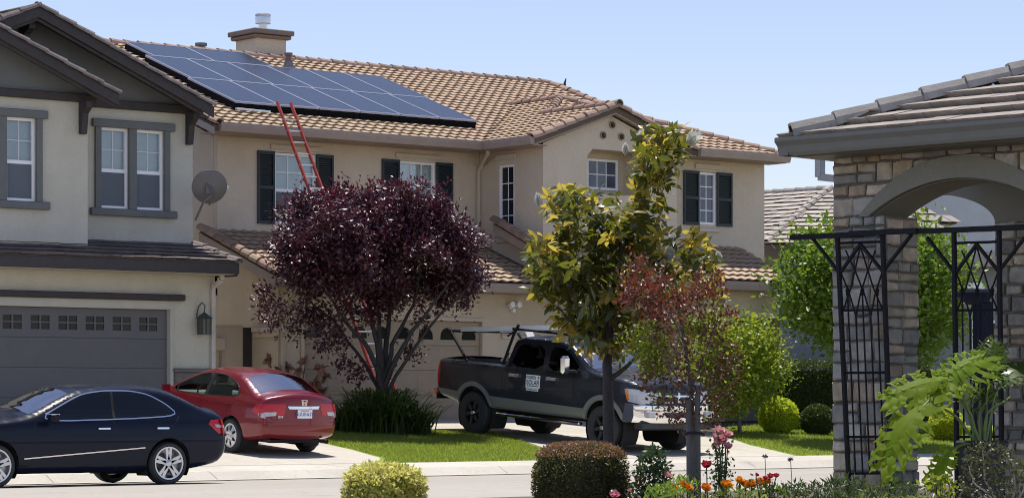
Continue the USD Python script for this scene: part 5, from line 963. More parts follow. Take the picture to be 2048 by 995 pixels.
part(H3, 'wall', hull([(w0[0] + a * 6, w0[1] + b * 6, z) for a, b in ((0, 0), (.2, .25)) for z in (3.6, 8.4)] + [(w1[0] + a * 6, w1[1] + b * 6, z) for a, b in ((0, 0), (.2, .25)) for z in (3.6, 8.4)]), GW)
p, r_ = unD(1830, 412, 66.), unD(1915, 444, 66.); (f5, n5) = plane_tiles(p, unD(1820, 470, 64.), r_, 43); part(H3, 'roof', thin((p, unD(1820, 470, 64.), r_), n5), DECK); part(H3, 'lower_roof_tiles', cat([(v, f5[1]) for v in f5[0]]), TILE3, kind='stuff')
d0, d1 = unD(1800, 800, 65.), unD(2150, 800, 65.); d0[2] = d1[2] = .9; dd = unit(d1 - d0)
def H3box(px0, px1, py0, py1, t0, t1, mt, name):
    a = unD(px0, py0, 65.); L0 = (a - d0) @ dd; b = unD(px1, py1, 65.); L1 = (b - d0) @ dd; nrm = V(dd[1], -dd[0], 0); return part(H3, name, hull([d0 * V(1, 1, 0) + dd * l + nrm * t + V(0, 0, z) for l in (L0, L1) for t in (t0, t1) for z in (a[2], b[2])]), mt)
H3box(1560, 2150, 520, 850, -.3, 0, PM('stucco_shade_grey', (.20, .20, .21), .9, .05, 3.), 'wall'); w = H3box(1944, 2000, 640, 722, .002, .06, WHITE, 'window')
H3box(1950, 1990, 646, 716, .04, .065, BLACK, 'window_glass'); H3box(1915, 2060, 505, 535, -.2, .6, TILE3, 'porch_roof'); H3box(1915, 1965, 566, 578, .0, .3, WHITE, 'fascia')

# ================================================================== plants
def rdir(r, n): v = r.normal(0, 1, (n, 3)); return v / np.linalg.norm(v, axis=1)[:, None]
def nrm(v): return v / np.maximum(np.linalg.norm(v, axis=1), 1e-9)[:, None]
def leaves(P, D, N, L, asp=.45, fold=.15):
    """small leaves: base points, directions, rough normals, lengths; four triangles each"""
    n = len(P); D = nrm(D); S = nrm(np.cross(D, N)); U = np.cross(S, D); L = np.broadcast_to(L, (n,))[:, None]; w = L * asp / 2
    m = P + D * L * .5 - U * w * fold; v = np.stack([P, m, P + D * L * .48 + S * w, P + D * L * .48 - S * w, P + D * L], 1).reshape(-1, 3)
    f = (np.array([[0, 1, 2], [1, 4, 2], [0, 3, 1], [1, 3, 4]])[None] + 5 * np.arange(n)[:, None, None]).reshape(-1, 3); return trimesh.Trimesh(v, f, process=False)
LF = np.array([[0, 2, 1], [0, 3, 2], [1, 2, 5], [1, 5, 4], [2, 3, 6], [2, 6, 5], [4, 5, 7], [5, 6, 7]])
def bigleaf(p, d, n, L, asp=.4, droop=.2, fold=.2):
    """a large curved leaf"""
    d = unit(d); s_ = unit(np.cross(d, n)); u = np.cross(s_, d); w = L * asp / 2; c = lambda t: p + d * L * t - u * L * droop * t * t
    return np.array([p, c(.35) + s_ * w * .9 + u * w * fold, c(.35), c(.35) - s_ * w * .9 + u * w * fold, c(.7) + s_ * w * .8 + u * w * fold, c(.7), c(.7) - s_ * w * .8 + u * w * fold, c(1.)]), LF
def blob(r, n, c, rad, shell=.6):
    """points through an ellipsoid, more towards its skin"""
    return np.asarray(c) + rdir(r, n) * (shell + (1 - shell) * r.rand(n) ** .6)[:, None] * np.asarray(rad)
def cloud(r, cen, per, spread, L, asp=.45, up=.3, out=None, droop=0.):
    """leaves gathered about clump centres"""
    k = len(cen); P = np.repeat(cen, per, 0) + r.normal(0, 1, (k * per, 3)) * spread; D = rdir(r, len(P)) + V(0, 0, up - droop)
    if out is not None: D += nrm(P - out) * .5
    N = rdir(r, len(P)) * .7 + V(0, 0, .8); return leaves(P, D, N, L * r.uniform(.7, 1.25, len(P)), asp)
def limb(pts, r0, r1, n=7, wob=0., seed=0):
    r = np.random.RandomState(seed); pts = np.array(pts, float); t = np.linspace(0, len(pts) - 1, (len(pts) - 1) * 4 + 1); q = np.stack([np.interp(t, np.arange(len(pts)), pts[:, k]) for k in range(3)], 1); q[1:-1] = (q[:-2] + q[1:-1] * 2 + q[2:]) / 4
    q[1:-1] += r.normal(0, wob, (len(q) - 2, 3)); return tube(q, np.linspace(r0, r1, len(q)), n)
BARKD = PM('bark_dark', (.036, .03, .028), .9, .3, 14., .8, 30., stretch=(1, 1, .3)); BARKG = PM('bark_grey', (.12, .105, .09), .9, .3, 14., .8, 30., stretch=(1, 1, .3)); STAKE = PM('stake_grey_wood', (.11, .105, .095), .9, .25, 10., .5, 40., stretch=(1, 1, .1))
# ---- purple plum on the left lawn
PD = 56.0; rp = np.random.RandomState(11); p0 = unD(768, 868, PD); p0[2] = g(p0[1]) - .02
plum = thing('purple_plum_tree', 'round purple-leaved plum tree on the lawn beside the red car', 'tree', p0)
PL = leafmat('plum_leaf', (.028, .008, .015), (.085, .022, .036), .10, .42, .45, tcol=(.12, .014, .03), spec=.7); PLR = leafmat('plum_leaf_red', (.06, .010, .018), (.12, .018, .03), .28, .35, .3, tcol=(.26, .025, .04))
fork = unD(764, 775, PD); tm = [limb([p0, unD(768, 820, PD), fork], .14, .12, 9, .006, 1)]
for k, (path, r0) in enumerate((([(764, 775), (740, 700), (690, 640), (640, 560)], .09), ([(764, 775), (755, 690), (735, 600), (720, 470)], .10), ([(766, 775), (775, 680), (780, 590), (790, 440)], .10), ([(768, 775), (800, 700), (850, 630), (900, 560)], .09), ([(766, 770), (785, 690), (825, 610), (850, 500)], .08), ([(762, 790), (725, 720), (665, 640), (620, 600)], .06), ([(770, 790), (812, 720), (870, 640), (930, 580)], .06), ([(764, 760), (760, 660), (755, 560), (750, 430)], .08))):
    tm.append(limb([unD(x, y, PD + (k % 3 - 1) * .5 * j / 2) for j, (x, y) in enumerate(path)], r0 * .72, .018, 6, .015, k + 2))
part(plum, 'trunk', cat(tm), BARKD, smooth=50)
cc = unD(750, 505, PD); fw = V(sT, cT, 0); rt = V(cT, -sT, 0)
def shell_pts(r, n, rx, rup, rdn, c, rough=.16, shell=.45, seed=0):
    d = rdir(r, n); rad = 1 + rough * 2 * (meshkit.fbm(d * 2.2 + 7 * seed, 3, seed) - .5); q = d * (shell + (1 - shell) * r.rand(n) ** .55)[:, None] * rad[:, None]
    return np.asarray(c) + q * V(rx, rx, 1) * np.where(q[:, 2:] > 0, V(1, 1, rup), V(1, 1, rdn))
lob = shell_pts(rp, 104, 1.94, 1.02, .98, cc, rough=.3, shell=.5, seed=1); cl = np.repeat(lob, 8, 0) + rdir(rp, 832) * (rp.uniform(.35, 1., (832, 1)) * np.repeat(rp.uniform(.34, .56, (104, 1)), 8, 0)); cl[:, 2] = np.maximum(cl[:, 2], cc[2] - 1.2 + rp.normal(0, .09, 832)); ex = np.array([unD(x, y, PD + rp.uniform(-.8, .8)) for x, y in ((580, 625), (600, 650), (640, 640), (680, 680), (660, 650), (550, 605), (900, 600), (935, 585), (560, 430), (880, 610), (845, 640), (600, 620), (620, 630), (650, 620), (700, 625), (870, 590), (740, 630), (530, 580), (950, 560), (655, 690), (690, 730), (720, 745), (815, 700), (545, 640))])
spr = cl[rp.rand(len(cl)) < .12]; spr = cc + (spr - cc) * rp.uniform(1.02, 1.12, (len(spr), 1)); me = cloud(rp, np.vstack([cl, ex, ex + rp.normal(0, .12, ex.shape), spr]), 72, .125, .105, .5, .2, cc); part(plum, 'crown', me, PL, kind='stuff')
tops = cl[(cl[:, 2] > cc[2] + .6) & (np.linalg.norm((cl - cc) / V(2.22, 2.22, 1.36), axis=1) > .72)]; sh = [tops + V(0, 0, .12 * j) + rp.normal(0, .07, tops.shape) for j in (0, 1, 2)]
part(plum, 'new_growth', cloud(rp, np.vstack(sh), 7, .09, .085, .5, .6, cc), PLR, kind='stuff')
shoot = cl[(cl[:, 2] < cc[2] - .4)][:60]; part(plum, 'twigs', cat([limb([cc * .4 + q * .6, q], .012, .005, 4) for q in cl[::9]]), BARKD, kind='stuff')
# ---- strap-leaved bush at its foot
def straps(r, base, n, h, spread, w=.022, lean=.55):
    vs, fs = [], []
    for k in range(n):
        b = base[r.randint(len(base))] + np.r_[r.normal(0, spread, 2), 0]; a = r.uniform(0, 6.28); d = V(math.cos(a), math.sin(a), 0); H = h * r.uniform(.65, 1.15); l = lean * r.uniform(.3, 1.3); s_ = V(-d[1], d[0], 0) * w * r.uniform(.7, 1.2)
        pts = [b, b + d * l * H * .3 + V(0, 0, H * .6), b + d * l * H * .75 + V(0, 0, H * .95), b + d * l * H * 1.2 + V(0, 0, H * .85)]; i = len(vs)
        for p, q in zip(pts, (1, 1, .8, .1)): vs += [p - s_ * q, p + s_ * q]
        for j in range(3): fs += [[i + 2 * j, i + 2 * j + 1, i + 2 * j + 2], [i + 2 * j + 1, i + 2 * j + 3, i + 2 * j + 2]]
    return trimesh.Trimesh(vs, fs, process=False)
STR = leafmat('strap_leaf', (.05, .085, .018), (.16, .22, .045), .35, .4, .4)
rb = np.random.RandomState(12); bb = [unD(x, 868, 55.6) for x in np.linspace(690, 835, 9)] + [unD(x, 862, 56.4) for x in np.linspace(700, 830, 8)]
for q in bb: q[2] = g(q[1])
sb_ = thing('strap_leaf_bush', 'dark green strap-leaved bush around the foot of the plum tree', 'bush', (bb[4][0], bb[4][1], g(bb[4][1]))); part(sb_, 'foliage', cat([straps(rb, bb[3:7] + bb[11:15], 800, .84, .14, .016, .8), straps(rb, bb, 900, .62, .17, .016, 1.1), straps(rb, bb[:3] + bb[7:9], 420, .45, .15, .016, 1.3)]), STR, kind='stuff')
bt = thing('bed_edging', 'strip of dark soil bed under the strap-leaved bush', 'flower bed', bb[4]); part(bt, 'soil', drape(Polygon([(p[0], p[1]) for p in bb]).convex_hull.buffer(.25), .012), SOIL)
# ---- magnolia on the near side
MD = 28.0; rm = np.random.RandomState(14); m0 = unD(1219, 900, MD); m0[2] = .1
mag = thing('magnolia_tree', 'young magnolia with glossy leaves and white buds in front of the pickup', 'tree', m0)
MG = leafmat('magnolia_leaf', (.042, .058, .010), (.105, .12, .022), .30, .25, .4, tcol=(.24, .26, .025), spec=.6); MB = leafmat('magnolia_bronze_sunlit_leaf', (.28, .22, .04), (.46, .37, .08), .42, .28, .25, tcol=(.70, .56, .08), spec=.6)  # bronze new leaves, their colour also brightened to imitate sunlit highlights
tr = [limb([m0, unD(1217, 820, MD), unD(1214, 730, MD), unD(1222, 620, MD), unD(1240, 500, MD), unD(1290, 390, MD), unD(1315, 270, MD)], .068, .012, 8, .003, 3)]
for k, pth in enumerate(([(1218, 760), (1262, 725), (1300, 690)], [(1216, 690), (1170, 600), (1120, 480)], [(1224, 610), (1290, 540), (1380, 480)], [(1224, 620), (1150, 560), (1085, 520)], [(1236, 520), (1200, 450), (1150, 400)], [(1250, 480), (1280, 440), (1300, 400)], [(1222, 650), (1290, 620), (1340, 560)], [(1219, 680), (1160, 660), (1110, 610)], [(1225, 600), (1330, 560), (1425, 545)])): tr.append(limb([unD(x, y, MD + (k % 3 - 1) * .18 * j) for j, (x, y) in enumerate(pth)], .028, .008, 6, .004, k))
part(mag, 'trunk', cat(tr), BARKD, smooth=50)
sil = unary_union([Polygon([(1085, 395), (1140, 375), (1200, 385), (1260, 400), (1330, 400), (1325, 470), (1300, 540), (1330, 600), (1300, 690), (1240, 715), (1170, 700), (1110, 640), (1070, 560), (1045, 490), (1110, 470)]), Polygon([(1275, 262), (1318, 242), (1372, 270), (1365, 315), (1340, 350), (1335, 410), (1265, 410), (1268, 340), (1280, 310)]), Polygon([(1275, 330), (1335, 330), (1330, 420), (1270, 420)]), Polygon([(1320, 500), (1360, 455), (1395, 470), (1440, 540), (1420, 590), (1360, 560), (1330, 560)])])
tips = []
while len(tips) < 460:
    x, y = rm.uniform(1040, 1445), rm.uniform(235, 720)
    if shapely.contains_xy(sil, x, y): tips.append((unD(x, y, MD + rm.normal(0, .33)), y, shapely.distance(sil.exterior if hasattr(sil, 'exterior') else sil.boundary, Point(x, y))))
gl, bl = [], []
for p, y, edge in tips:
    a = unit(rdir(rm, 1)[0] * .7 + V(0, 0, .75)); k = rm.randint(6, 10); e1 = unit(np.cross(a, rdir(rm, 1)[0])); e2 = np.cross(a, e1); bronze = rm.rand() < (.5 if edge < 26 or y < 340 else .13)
    for j in range(k):
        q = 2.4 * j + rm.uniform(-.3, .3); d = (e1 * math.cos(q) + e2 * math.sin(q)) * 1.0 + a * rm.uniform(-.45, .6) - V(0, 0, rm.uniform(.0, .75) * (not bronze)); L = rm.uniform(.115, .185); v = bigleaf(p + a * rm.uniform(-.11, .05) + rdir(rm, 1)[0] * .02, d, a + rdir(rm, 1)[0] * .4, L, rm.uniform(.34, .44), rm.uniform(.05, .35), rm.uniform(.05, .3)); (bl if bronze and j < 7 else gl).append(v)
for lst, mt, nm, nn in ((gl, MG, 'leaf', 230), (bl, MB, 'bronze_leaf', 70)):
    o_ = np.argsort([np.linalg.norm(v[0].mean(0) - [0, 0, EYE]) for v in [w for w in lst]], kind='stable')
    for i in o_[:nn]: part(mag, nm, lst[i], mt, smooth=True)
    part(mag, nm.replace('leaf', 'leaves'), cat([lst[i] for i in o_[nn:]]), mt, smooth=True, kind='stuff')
PET = leafmat('white_petal', (.70, .70, .62), (.82, .82, .76), .3, .5, .06, tcol=(.8, .8, .7))
def petals(r, c, ax, n, L, opening, asp=.6):
    ax = unit(ax); e1 = unit(np.cross(ax, (.3, .9, .1))); e2 = np.cross(ax, e1); return cat([trimesh.Trimesh(*bigleaf(c, (e1 * math.cos(q) + e2 * math.sin(q)) * opening + ax, -(e1 * math.cos(q) + e2 * math.sin(q)) + ax * opening, L * r.uniform(.85, 1.1), asp, -.25, .25), process=False) for q in np.arange(n) * 2.4])
for x, y, L, op, ax in ((1283, 298, .19, .12, (0, 0, 1)), (1372, 292, .19, .75, (.3, -.5, .6)), (1251, 312, .13, .15, (0, 0, 1)), (1076, 412, .14, .12, (0, 0, 1)), (1437, 532, .15, .12, (0, 0, 1)), (1335, 520, .17, .6, (-.3, -.6, .5)), (1150, 525, .12, .5, (.2, -.6, .5))): part(mag, 'flower', petals(rm, unD(x, y, MD - .1), ax, 8, L, op), PET, smooth=True)
# ---- red-tipped young tree with stakes
RD = 25.0; rr2 = np.random.RandomState(15); t0_ = unD(1388, 1040, RD); t0_[2] = .1
red = thing('red_tipped_tree', 'young staked tree with red tips and brown-green lower leaves', 'tree', t0_)
RL = leafmat('red_tip_leaf', (.10, .025, .016), (.21, .06, .035), .28, .45, .35, tcol=(.30, .065, .035)); BL = leafmat('brown_red_leaf', (.07, .03, .02), (.17, .07, .045), .28, .35, .35, tcol=(.20, .08, .035)); GL = leafmat('back_lit_green_leaf', (.085, .125, .014), (.19, .24, .026), .45, .4, .35, tcol=(.34, .40, .03))
tt = [limb([t0_, unD(1388, 900, RD + .1), unD(1384, 780, RD + .05), unD(1362, 640, RD), unD(1350, 560, RD)], .028, .008, 8, .003, 5)]
for k, pth in enumerate(([(1386, 800), (1330, 720), (1290, 640)], [(1384, 770), (1420, 680), (1450, 600)], [(1372, 690), (1330, 610), (1270, 560)], [(1384, 790), (1345, 760), (1300, 760)], [(1360, 640), (1400, 570), (1420, 540)], [(1386, 830), (1430, 770), (1470, 720)], [(1350, 580), (1310, 540), (1275, 525)], [(1384, 820), (1340, 800), (1295, 790)])): tt.append(limb([unD(x, y, RD + (k % 3 - 1) * .12 * j) for j, (x, y) in enumerate(pth)], .011, .003, 5, .006, k))
part(red, 'trunk', cat(tt), BARKG, smooth=50)
def region_pts(r, poly, n, D, sd):
    x0, y0, x1, y1 = poly.bounds; out = []
    while len(out) < n:
        x, y = r.uniform(x0, x1), r.uniform(y0, y1)
        if shapely.contains_xy(poly, x, y): out.append(unD(x, y, D + r.normal(0, sd)))
    return np.array(out)
top_ = unary_union([Polygon([(1240, 545), (1275, 515), (1300, 540), (1345, 560), (1420, 545), (1450, 560), (1440, 610), (1380, 640), (1290, 640), (1240, 600)]), Polygon([(1430, 610), (1470, 620), (1475, 650), (1430, 650)])]); mid_ = Polygon([(1290, 640), (1380, 630), (1445, 640), (1475, 700), (1465, 800), (1430, 850), (1370, 850), (1300, 830), (1270, 760), (1310, 700)])
part(red, 'red_tips', cloud(rr2, region_pts(rr2, top_, 130, RD, .2), 15, .045, .046, .5, .5), RL, kind='stuff'); part(red, 'crown', cloud(rr2, region_pts(rr2, mid_, 165, RD, .25), 15, .055, .046, .5, .1), BL, kind='stuff')
gre = unary_union([Polygon([(1255, 660), (1300, 640), (1330, 690), (1320, 760), (1275, 740)]), Polygon([(1360, 640), (1430, 640), (1420, 680), (1370, 670)])]); part(red, 'green_leaves', cloud(rr2, np.vstack([region_pts(rr2, gre, 80, RD + .1, .15), region_pts(rr2, mid_, 9, RD, .25), region_pts(rr2, top_, 7, RD, .2)]), 26, .045, .045, .5, .3), GL, kind='stuff')
for k, x in enumerate((1379, 1397)):
    a, b = unD(x, 1040, RD - .1), unD(x - 2, (800, 770)[k], RD - .1); st_ = solo('tree_stake', tube([a, b], [.025, .024], 8), STAKE, ('left grey wooden stake tied to the red-tipped tree', 'right grey wooden stake tied to the red-tipped tree')[k], 'stake', group='wooden stakes of the red-tipped tree', smooth=40)
c_ = unD(1388, 866, RD - .05); tie = solo('tree_tie', tube([c_ + V(math.cos(q) * .10, math.sin(q) * .08, .01 * math.sin(2 * q)) for q in np.linspace(0, 6.3, 22)], .013, 6), BLACK, 'black rubber tie around the stakes and trunk of the red-tipped tree', 'tie')
# ---- shrubs across the street
def ball_bush(name, label, c, rad, n, L, mt, seed, cat_='bush', core=(.02, .03, .008), group=None, asp=.55, boxy=0., rough=.05):
    r = np.random.RandomState(seed); t = thing(name, label, cat_, c, group=group); d = rdir(r, n)
    if boxy: d = d / (np.abs(d) ** boxy).sum(1)[:, None] ** (1 / boxy)
    rad = np.asarray(rad, float); q = d * (1 + rough * 3 * (meshkit.fbm(d * 3 + seed, 3, seed) - .5))[:, None] * rad * r.uniform(.90, 1.0, n)[:, None]; k = q[:, 2] > -rad[2] * .93
    P = q[k] + V(*c) + V(0, 0, rad[2] * .93); N = nrm(q[k] / rad + .45 * rdir(r, int(k.sum()))); D = nrm(rdir(r, len(N)) + N * .5 + V(0, 0, .25)); part(t, 'foliage', leaves(P, D, N + .2 * rdir(r, len(N)), L * r.uniform(.7, 1.3, len(P)), asp), mt, kind='stuff')
    s_ = trimesh.creation.icosphere(3); v = s_.vertices
    if boxy: v = v / (np.abs(v) ** boxy).sum(1)[:, None] ** (1 / boxy)
    s_.vertices = v * rad * .9 + V(*c) + V(0, 0, rad[2] * .93); part(t, 'inner_twigs', s_, PM('twig_dark_' + name, core, .95, .4, 20.)); return t
YG = leafmat('lime_box_leaf', (.30, .37, .018), (.50, .55, .035), .48, .5, .2, tcol=(.72, .80, .04)); DG_ = leafmat('dark_box_leaf', (.03, .055, .012), (.08, .12, .02), .3, .45, .3)
for x, y, rad, mt, lb in ((1557, 842, .47, YG, 'bright lime round clipped bush on the right lawn edge'), (1635, 846, .40, DG_, 'darker round clipped bush right of the lime one'), (1893, 848, .42, YG, 'round clipped bush seen through the porch beside the dark pot')):
    q = unD(x, y, 61.5); q[2] = g(q[1]); ball_bush('round_bush', lb, q, (rad * .94, rad * .94, rad * .88), 9000, .05, mt, int(x), 'bush', (.10, .13, .015), group='round clipped bushes by the hedge')
hq = np.array([unD(x, 795, 63.5) for x in (1545, 1700, 1860)]); hd = thing('clipped_hedge', 'dark green clipped hedge behind the round bushes', 'hedge', (hq[1][0], hq[1][1], g(hq[1][1])))
rh = np.random.RandomState(17); n = 14000; tq = rh.rand(n); P = hq[0] + (hq[2] - hq[0]) * tq[:, None]; hz = 1.29 + 72 / 5500 * 63.5; side_ = rh.rand(n) < .35
P[:, 2] = np.where(side_, hz, .8 + (hz - .8) * rh.rand(n)); P += np.where(side_[:, None], (rh.rand(n)[:, None] - .5) * fw * 1.0, -fw * .5) + rh.normal(0, .05, (n, 3)); part(hd, 'foliage', leaves(P, rdir(rh, n) + V(0, 0, .4), rdir(rh, n) - fw * .5, .055, .55), DG_, kind='stuff')
part(hd, 'inner_twigs', bar((hq[0] + V(0, 0, (hz + .8) / 2 - hq[0][2] - .06)), (hq[2] + V(0, 0, (hz + .8) / 2 - hq[2][2] - .06)), .85, hz - .95), PM('hedge_core', (.02, .028, .01), .95))
MAP = leafmat('maple_leaf_green', (.05, .10, .012), (.13, .20, .022), .38, .4, .4, tcol=(.22, .32, .025))
def leafy_tree(name, label, base, trunk_r, cen, rx, rup, rdn, ncl, per, spread, L, mt, seed, shell=.35, cat_='tree'):
    r = np.random.RandomState(seed); t = thing(name, label, cat_, base); c = np.asarray(cen); cl = shell_pts(r, ncl, rx, rup, rdn, c, .25, shell, seed)
    part(t, 'trunk', cat([limb([base, base * .5 + c * .5 + r.normal(0, .05, 3), c], trunk_r, trunk_r * .4, 8, .01, seed)] + [limb([base * .35 + c * .65, (c + q) / 2 + r.normal(0, .1, 3), q], trunk_r * .35, .008, 5, .01, i) for i, q in enumerate(cl[::max(1, ncl // 16)])]), BARKG, smooth=50); part(t, 'crown', cloud(r, cl, per, spread, L, .6, .1, c), mt, kind='stuff'); return t
b_ = unD(1752, 850, 59.); b_[2] = g(b_[1]); leafy_tree('maple_tree', 'light green maple-like tree behind the stone porch column', b_, .10, unD(1752, 575, 59.), 2.15, 1.55, 1.5, 420, 46, .2, .155, MAP, 18)
b_ = unD(1480, 845, 60.5); b_[2] = g(b_[1]); leafy_tree('green_shrub', 'tall loose lime-green shrub in front of the tan porch', b_, .05, unD(1468, 735, 60.5), 1.15, 1.15, 1.0, 300, 34, .16, .11, GL, 19, cat_='shrub')
# bronze leaved plant beside the tan garage
q0 = unD(600, 800, 58.6); q0[2] = g(q0[1]); bzp = thing('bronze_plant', 'rusty brown large-leaved plant behind the red car', 'plant', q0); rz_ = np.random.RandomState(20); BZ = leafmat('bronze_leaf', (.20, .10, .08), (.42, .27, .22), .35, .4, .3, tcol=(.45, .25, .18)); st = []; ls = []
for x, y in ((540, 722), (566, 715), (575, 735), (610, 722), (598, 742), (590, 760), (640, 738), (652, 752), (632, 765), (645, 780), (620, 775), (560, 745), (605, 788), (655, 800)):
    e = unD(x, y, 58.6 + rz_.normal(0, .25)); st.append(limb([q0 + V(rz_.normal(0, .12), rz_.normal(0, .12), 0), (q0 + e) / 2 + V(0, 0, .1), e], .016, .008, 5, .01, int(x))); ls += [bigleaf(e, rdir(rz_, 1)[0] + V(0, 0, .2), rdir(rz_, 1)[0] + V(0, 0, 1), rz_.uniform(.1, .2), .6, .3) for _ in range(20)]
part(bzp, 'stems', cat(st), BARKD, kind='stuff')
for v in ls[::3]: part(bzp, 'leaf', v, BZ)
part(bzp, 'leaves', cat([v for i, v in enumerate(ls) if i % 3]), BZ, kind='stuff')
# ---- foreground beds
YV = leafmat('variegated_leaf', (.30, .34, .04), (.78, .74, .22), .42, .45, .12, tcol=(.85, .82, .22)); BX = leafmat('boxwood_leaf', (.05, .058, .016), (.12, .12, .03), .3, .45, .35, tcol=(.22, .22, .03)); BXR = leafmat('boxwood_red_tip', (.15, .085, .04), (.28, .16, .09), .35, .45, .35, tcol=(.36, .2, .1))
q = unD(768, 1080, 24.); q[2] = .12; ball_bush('variegated_bush', 'yellow-green variegated clipped bush at the bottom edge', q, (.31, .31, (1.29 - 130 * 24 / 5500 - .12) / 1.93), 5200, .048, YV, 51, boxy=4., core=(.16, .17, .02), asp=.5, rough=.05)
q = unD(1162, 1080, 24.); q[2] = .12; hh_ = (1.29 - 90 * 24 / 5500 - .12) / 1.93; bx = ball_bush('boxwood_bush', 'dark clipped box bush with reddish top in front of the lawn', q, (.365, .365, hh_), 24000, .026, BX, 52, boxy=3.6, core=(.045, .045, .014), rough=.05)
rx_ = np.random.RandomState(53); n = 9000; d = rdir(rx_, n); d[:, 2] = np.abs(d[:, 2]); d = d / (np.abs(d) ** 3.6).sum(1)[:, None] ** (1 / 3.6); d = d[d[:, 2] > .72]; P = q + V(0, 0, hh_ * .93) + d * V(.37, .37, hh_ * 1.02) * rx_.uniform(.96, 1.05, len(d))[:, None]; part(bx, 'red_tips', leaves(P, rdir(rx_, len(P)) + V(0, 0, .9), rdir(rx_, len(P)) + V(0, 0, .5), .027, .5), BXR, kind='stuff')
ROSEL = leafmat('rose_leaf', (.025, .045, .014), (.06, .09, .025), .25, .35, .3); PINK = leafmat('pink_petal', (.62, .22, .26), (.80, .48, .50), .3, .5, .1, tcol=(.8, .35, .38)); REDP = leafmat('red_petal', (.42, .02, .05), (.58, .05, .12), .25, .45, .15, tcol=(.6, .05, .1)); ORG = leafmat('orange_petal', (.62, .19, .008), (.80, .33, .015), .25, .5, .1, tcol=(.8, .3, .01)); LIME = leafmat('lime_foliage', (.10, .16, .02), (.22, .30, .04), .4, .4, .25)
def bloom(r, c, R, ax=(0, 0, 1), w=1.): return cat([petals(r, np.asarray(c), ax, n, R * l, op * w, .85) for n, l, op in ((5, .8, .35), (7, 1., .8), (8, 1.05, 1.6))])
def flower_plant(name, label, cat_, stem_px, D, heads, mt, leafn, lmt, seed, group=None, wid=.05, z0=.12):
    """stems from the bed to each bloom, with leaves along them"""
    r = np.random.RandomState(seed); b = unD(*stem_px, D); b[2] = z0; t = thing(name, label, cat_, b, group=group); lp_ = []
    for x, y, R in heads:
        e = unD(x, y, D + r.normal(0, .05)); R *= 1.45; m_ = (b + e) / 2 + r.normal(0, .02, 3); part(t, 'stem', limb([b, m_, e - V(0, 0, R * .3)], .009, .005, 5, .003, seed), _mats.get('stem_green') or PM('stem_green', (.05, .075, .025), .7)); part(t, 'bloom', bloom(r, e - V(0, 0, R * .3), R, (r.normal(0, .3), -.45, .8)), mt, smooth=True)
        lp_.append(b + (e - b) * r.uniform(.35, .95, leafn)[:, None] + r.normal(0, wid, (leafn, 3)))
    P = np.vstack(lp_); part(t, 'foliage', leaves(P, rdir(r, len(P)) + V(0, 0, .2), rdir(r, len(P)) + V(0, 0, .8), .042 * r.uniform(.6, 1.2, len(P)), .6), lmt, kind='stuff'); return t
flower_plant('rose_bush', 'tall rose with a cluster of pale pink blooms', 'rose bush', (1447, 1060), 23., [(1436, 862, .05), (1452, 868, .05), (1428, 874, .045), (1445, 880, .05), (1455, 893, .04), (1432, 886, .04)], PINK, 60, ROSEL, 61, wid=.03, group='rose bushes in the front bed')
flower_plant('rose_bush', 'dark rose bush with one bright red bloom right of the stakes', 'rose bush', (1418, 1060), 23.4, [(1413, 930, .045)], REDP, 70, ROSEL, 62, wid=.07, group='rose bushes in the front bed')
flower_plant('rose_bush', 'leafy dark rose bush right of the clipped box, pink and red blooms low', 'rose bush', (1300, 1060), 23.6, [(1334, 951, .04), (1276, 966, .045), (1258, 981, .022), (1228, 990, .05)], PINK, 60, ROSEL, 63, wid=.06, group='rose bushes in the front bed')
rk = np.random.RandomState(64); P = region_pts(rk, Polygon([(1262, 990), (1275, 915), (1300, 890), (1330, 900), (1345, 960), (1335, 1010)]), 900, 23.6, .1); lpt = thing('leafy_plant', 'dense dark leafy mass between the box bush and the tree stakes', 'plant', (P[:, 0].mean(), P[:, 1].mean(), .12)); part(lpt, 'foliage', leaves(P, rdir(rk, 900) + V(0, 0, .4), rdir(rk, 900) + V(0, 0, .6), .05 * rk.uniform(.7, 1.3, 900), .55), ROSEL, kind='stuff')
flower_plant('rose_bush', 'low plant with small dark red blooms above the marigolds', 'rose bush', (1530, 1060), 22.6, [(1512, 949, .022), (1540, 952, .032), (1552, 951, .025), (1530, 956, .025)], REDP, 30, ROSEL, 65, wid=.05, group='rose bushes in the front bed')
mo = None
for k, (x, y, R) in enumerate(((1347, 978, .042), (1366, 970, .034), (1375, 976, .04), (1411, 976, .044), (1452, 970, .052), (1479, 962, .038), (1491, 970, .042), (1503, 968, .042), (1520, 964, .04), (1533, 962, .036))):
    e = unD(x, y, 22.8); r = np.random.RandomState(70 + k); R *= 1.5; t = thing('marigold', ('leftmost', 'second', 'third', 'fourth', 'fifth', 'sixth', 'seventh', 'eighth', 'ninth', 'rightmost')[k] + ' orange marigold, counting from the left, in the front flower bed', 'flower', (e[0], e[1], .12), group='orange marigolds in the front flower bed')
    part(t, 'stem', limb([V(e[0], e[1], .12), e], .007, .005, 5), PM('stem_green', (.05, .075, .025), .7)); part(t, 'bloom', cat([bloom(r, e - V(0, 0, R * .35 - .012 * j), R * (1 - .14 * j), (-.1 * j, -.35, .9), 1.7) for j in range(4)]), ORG, smooth=True)
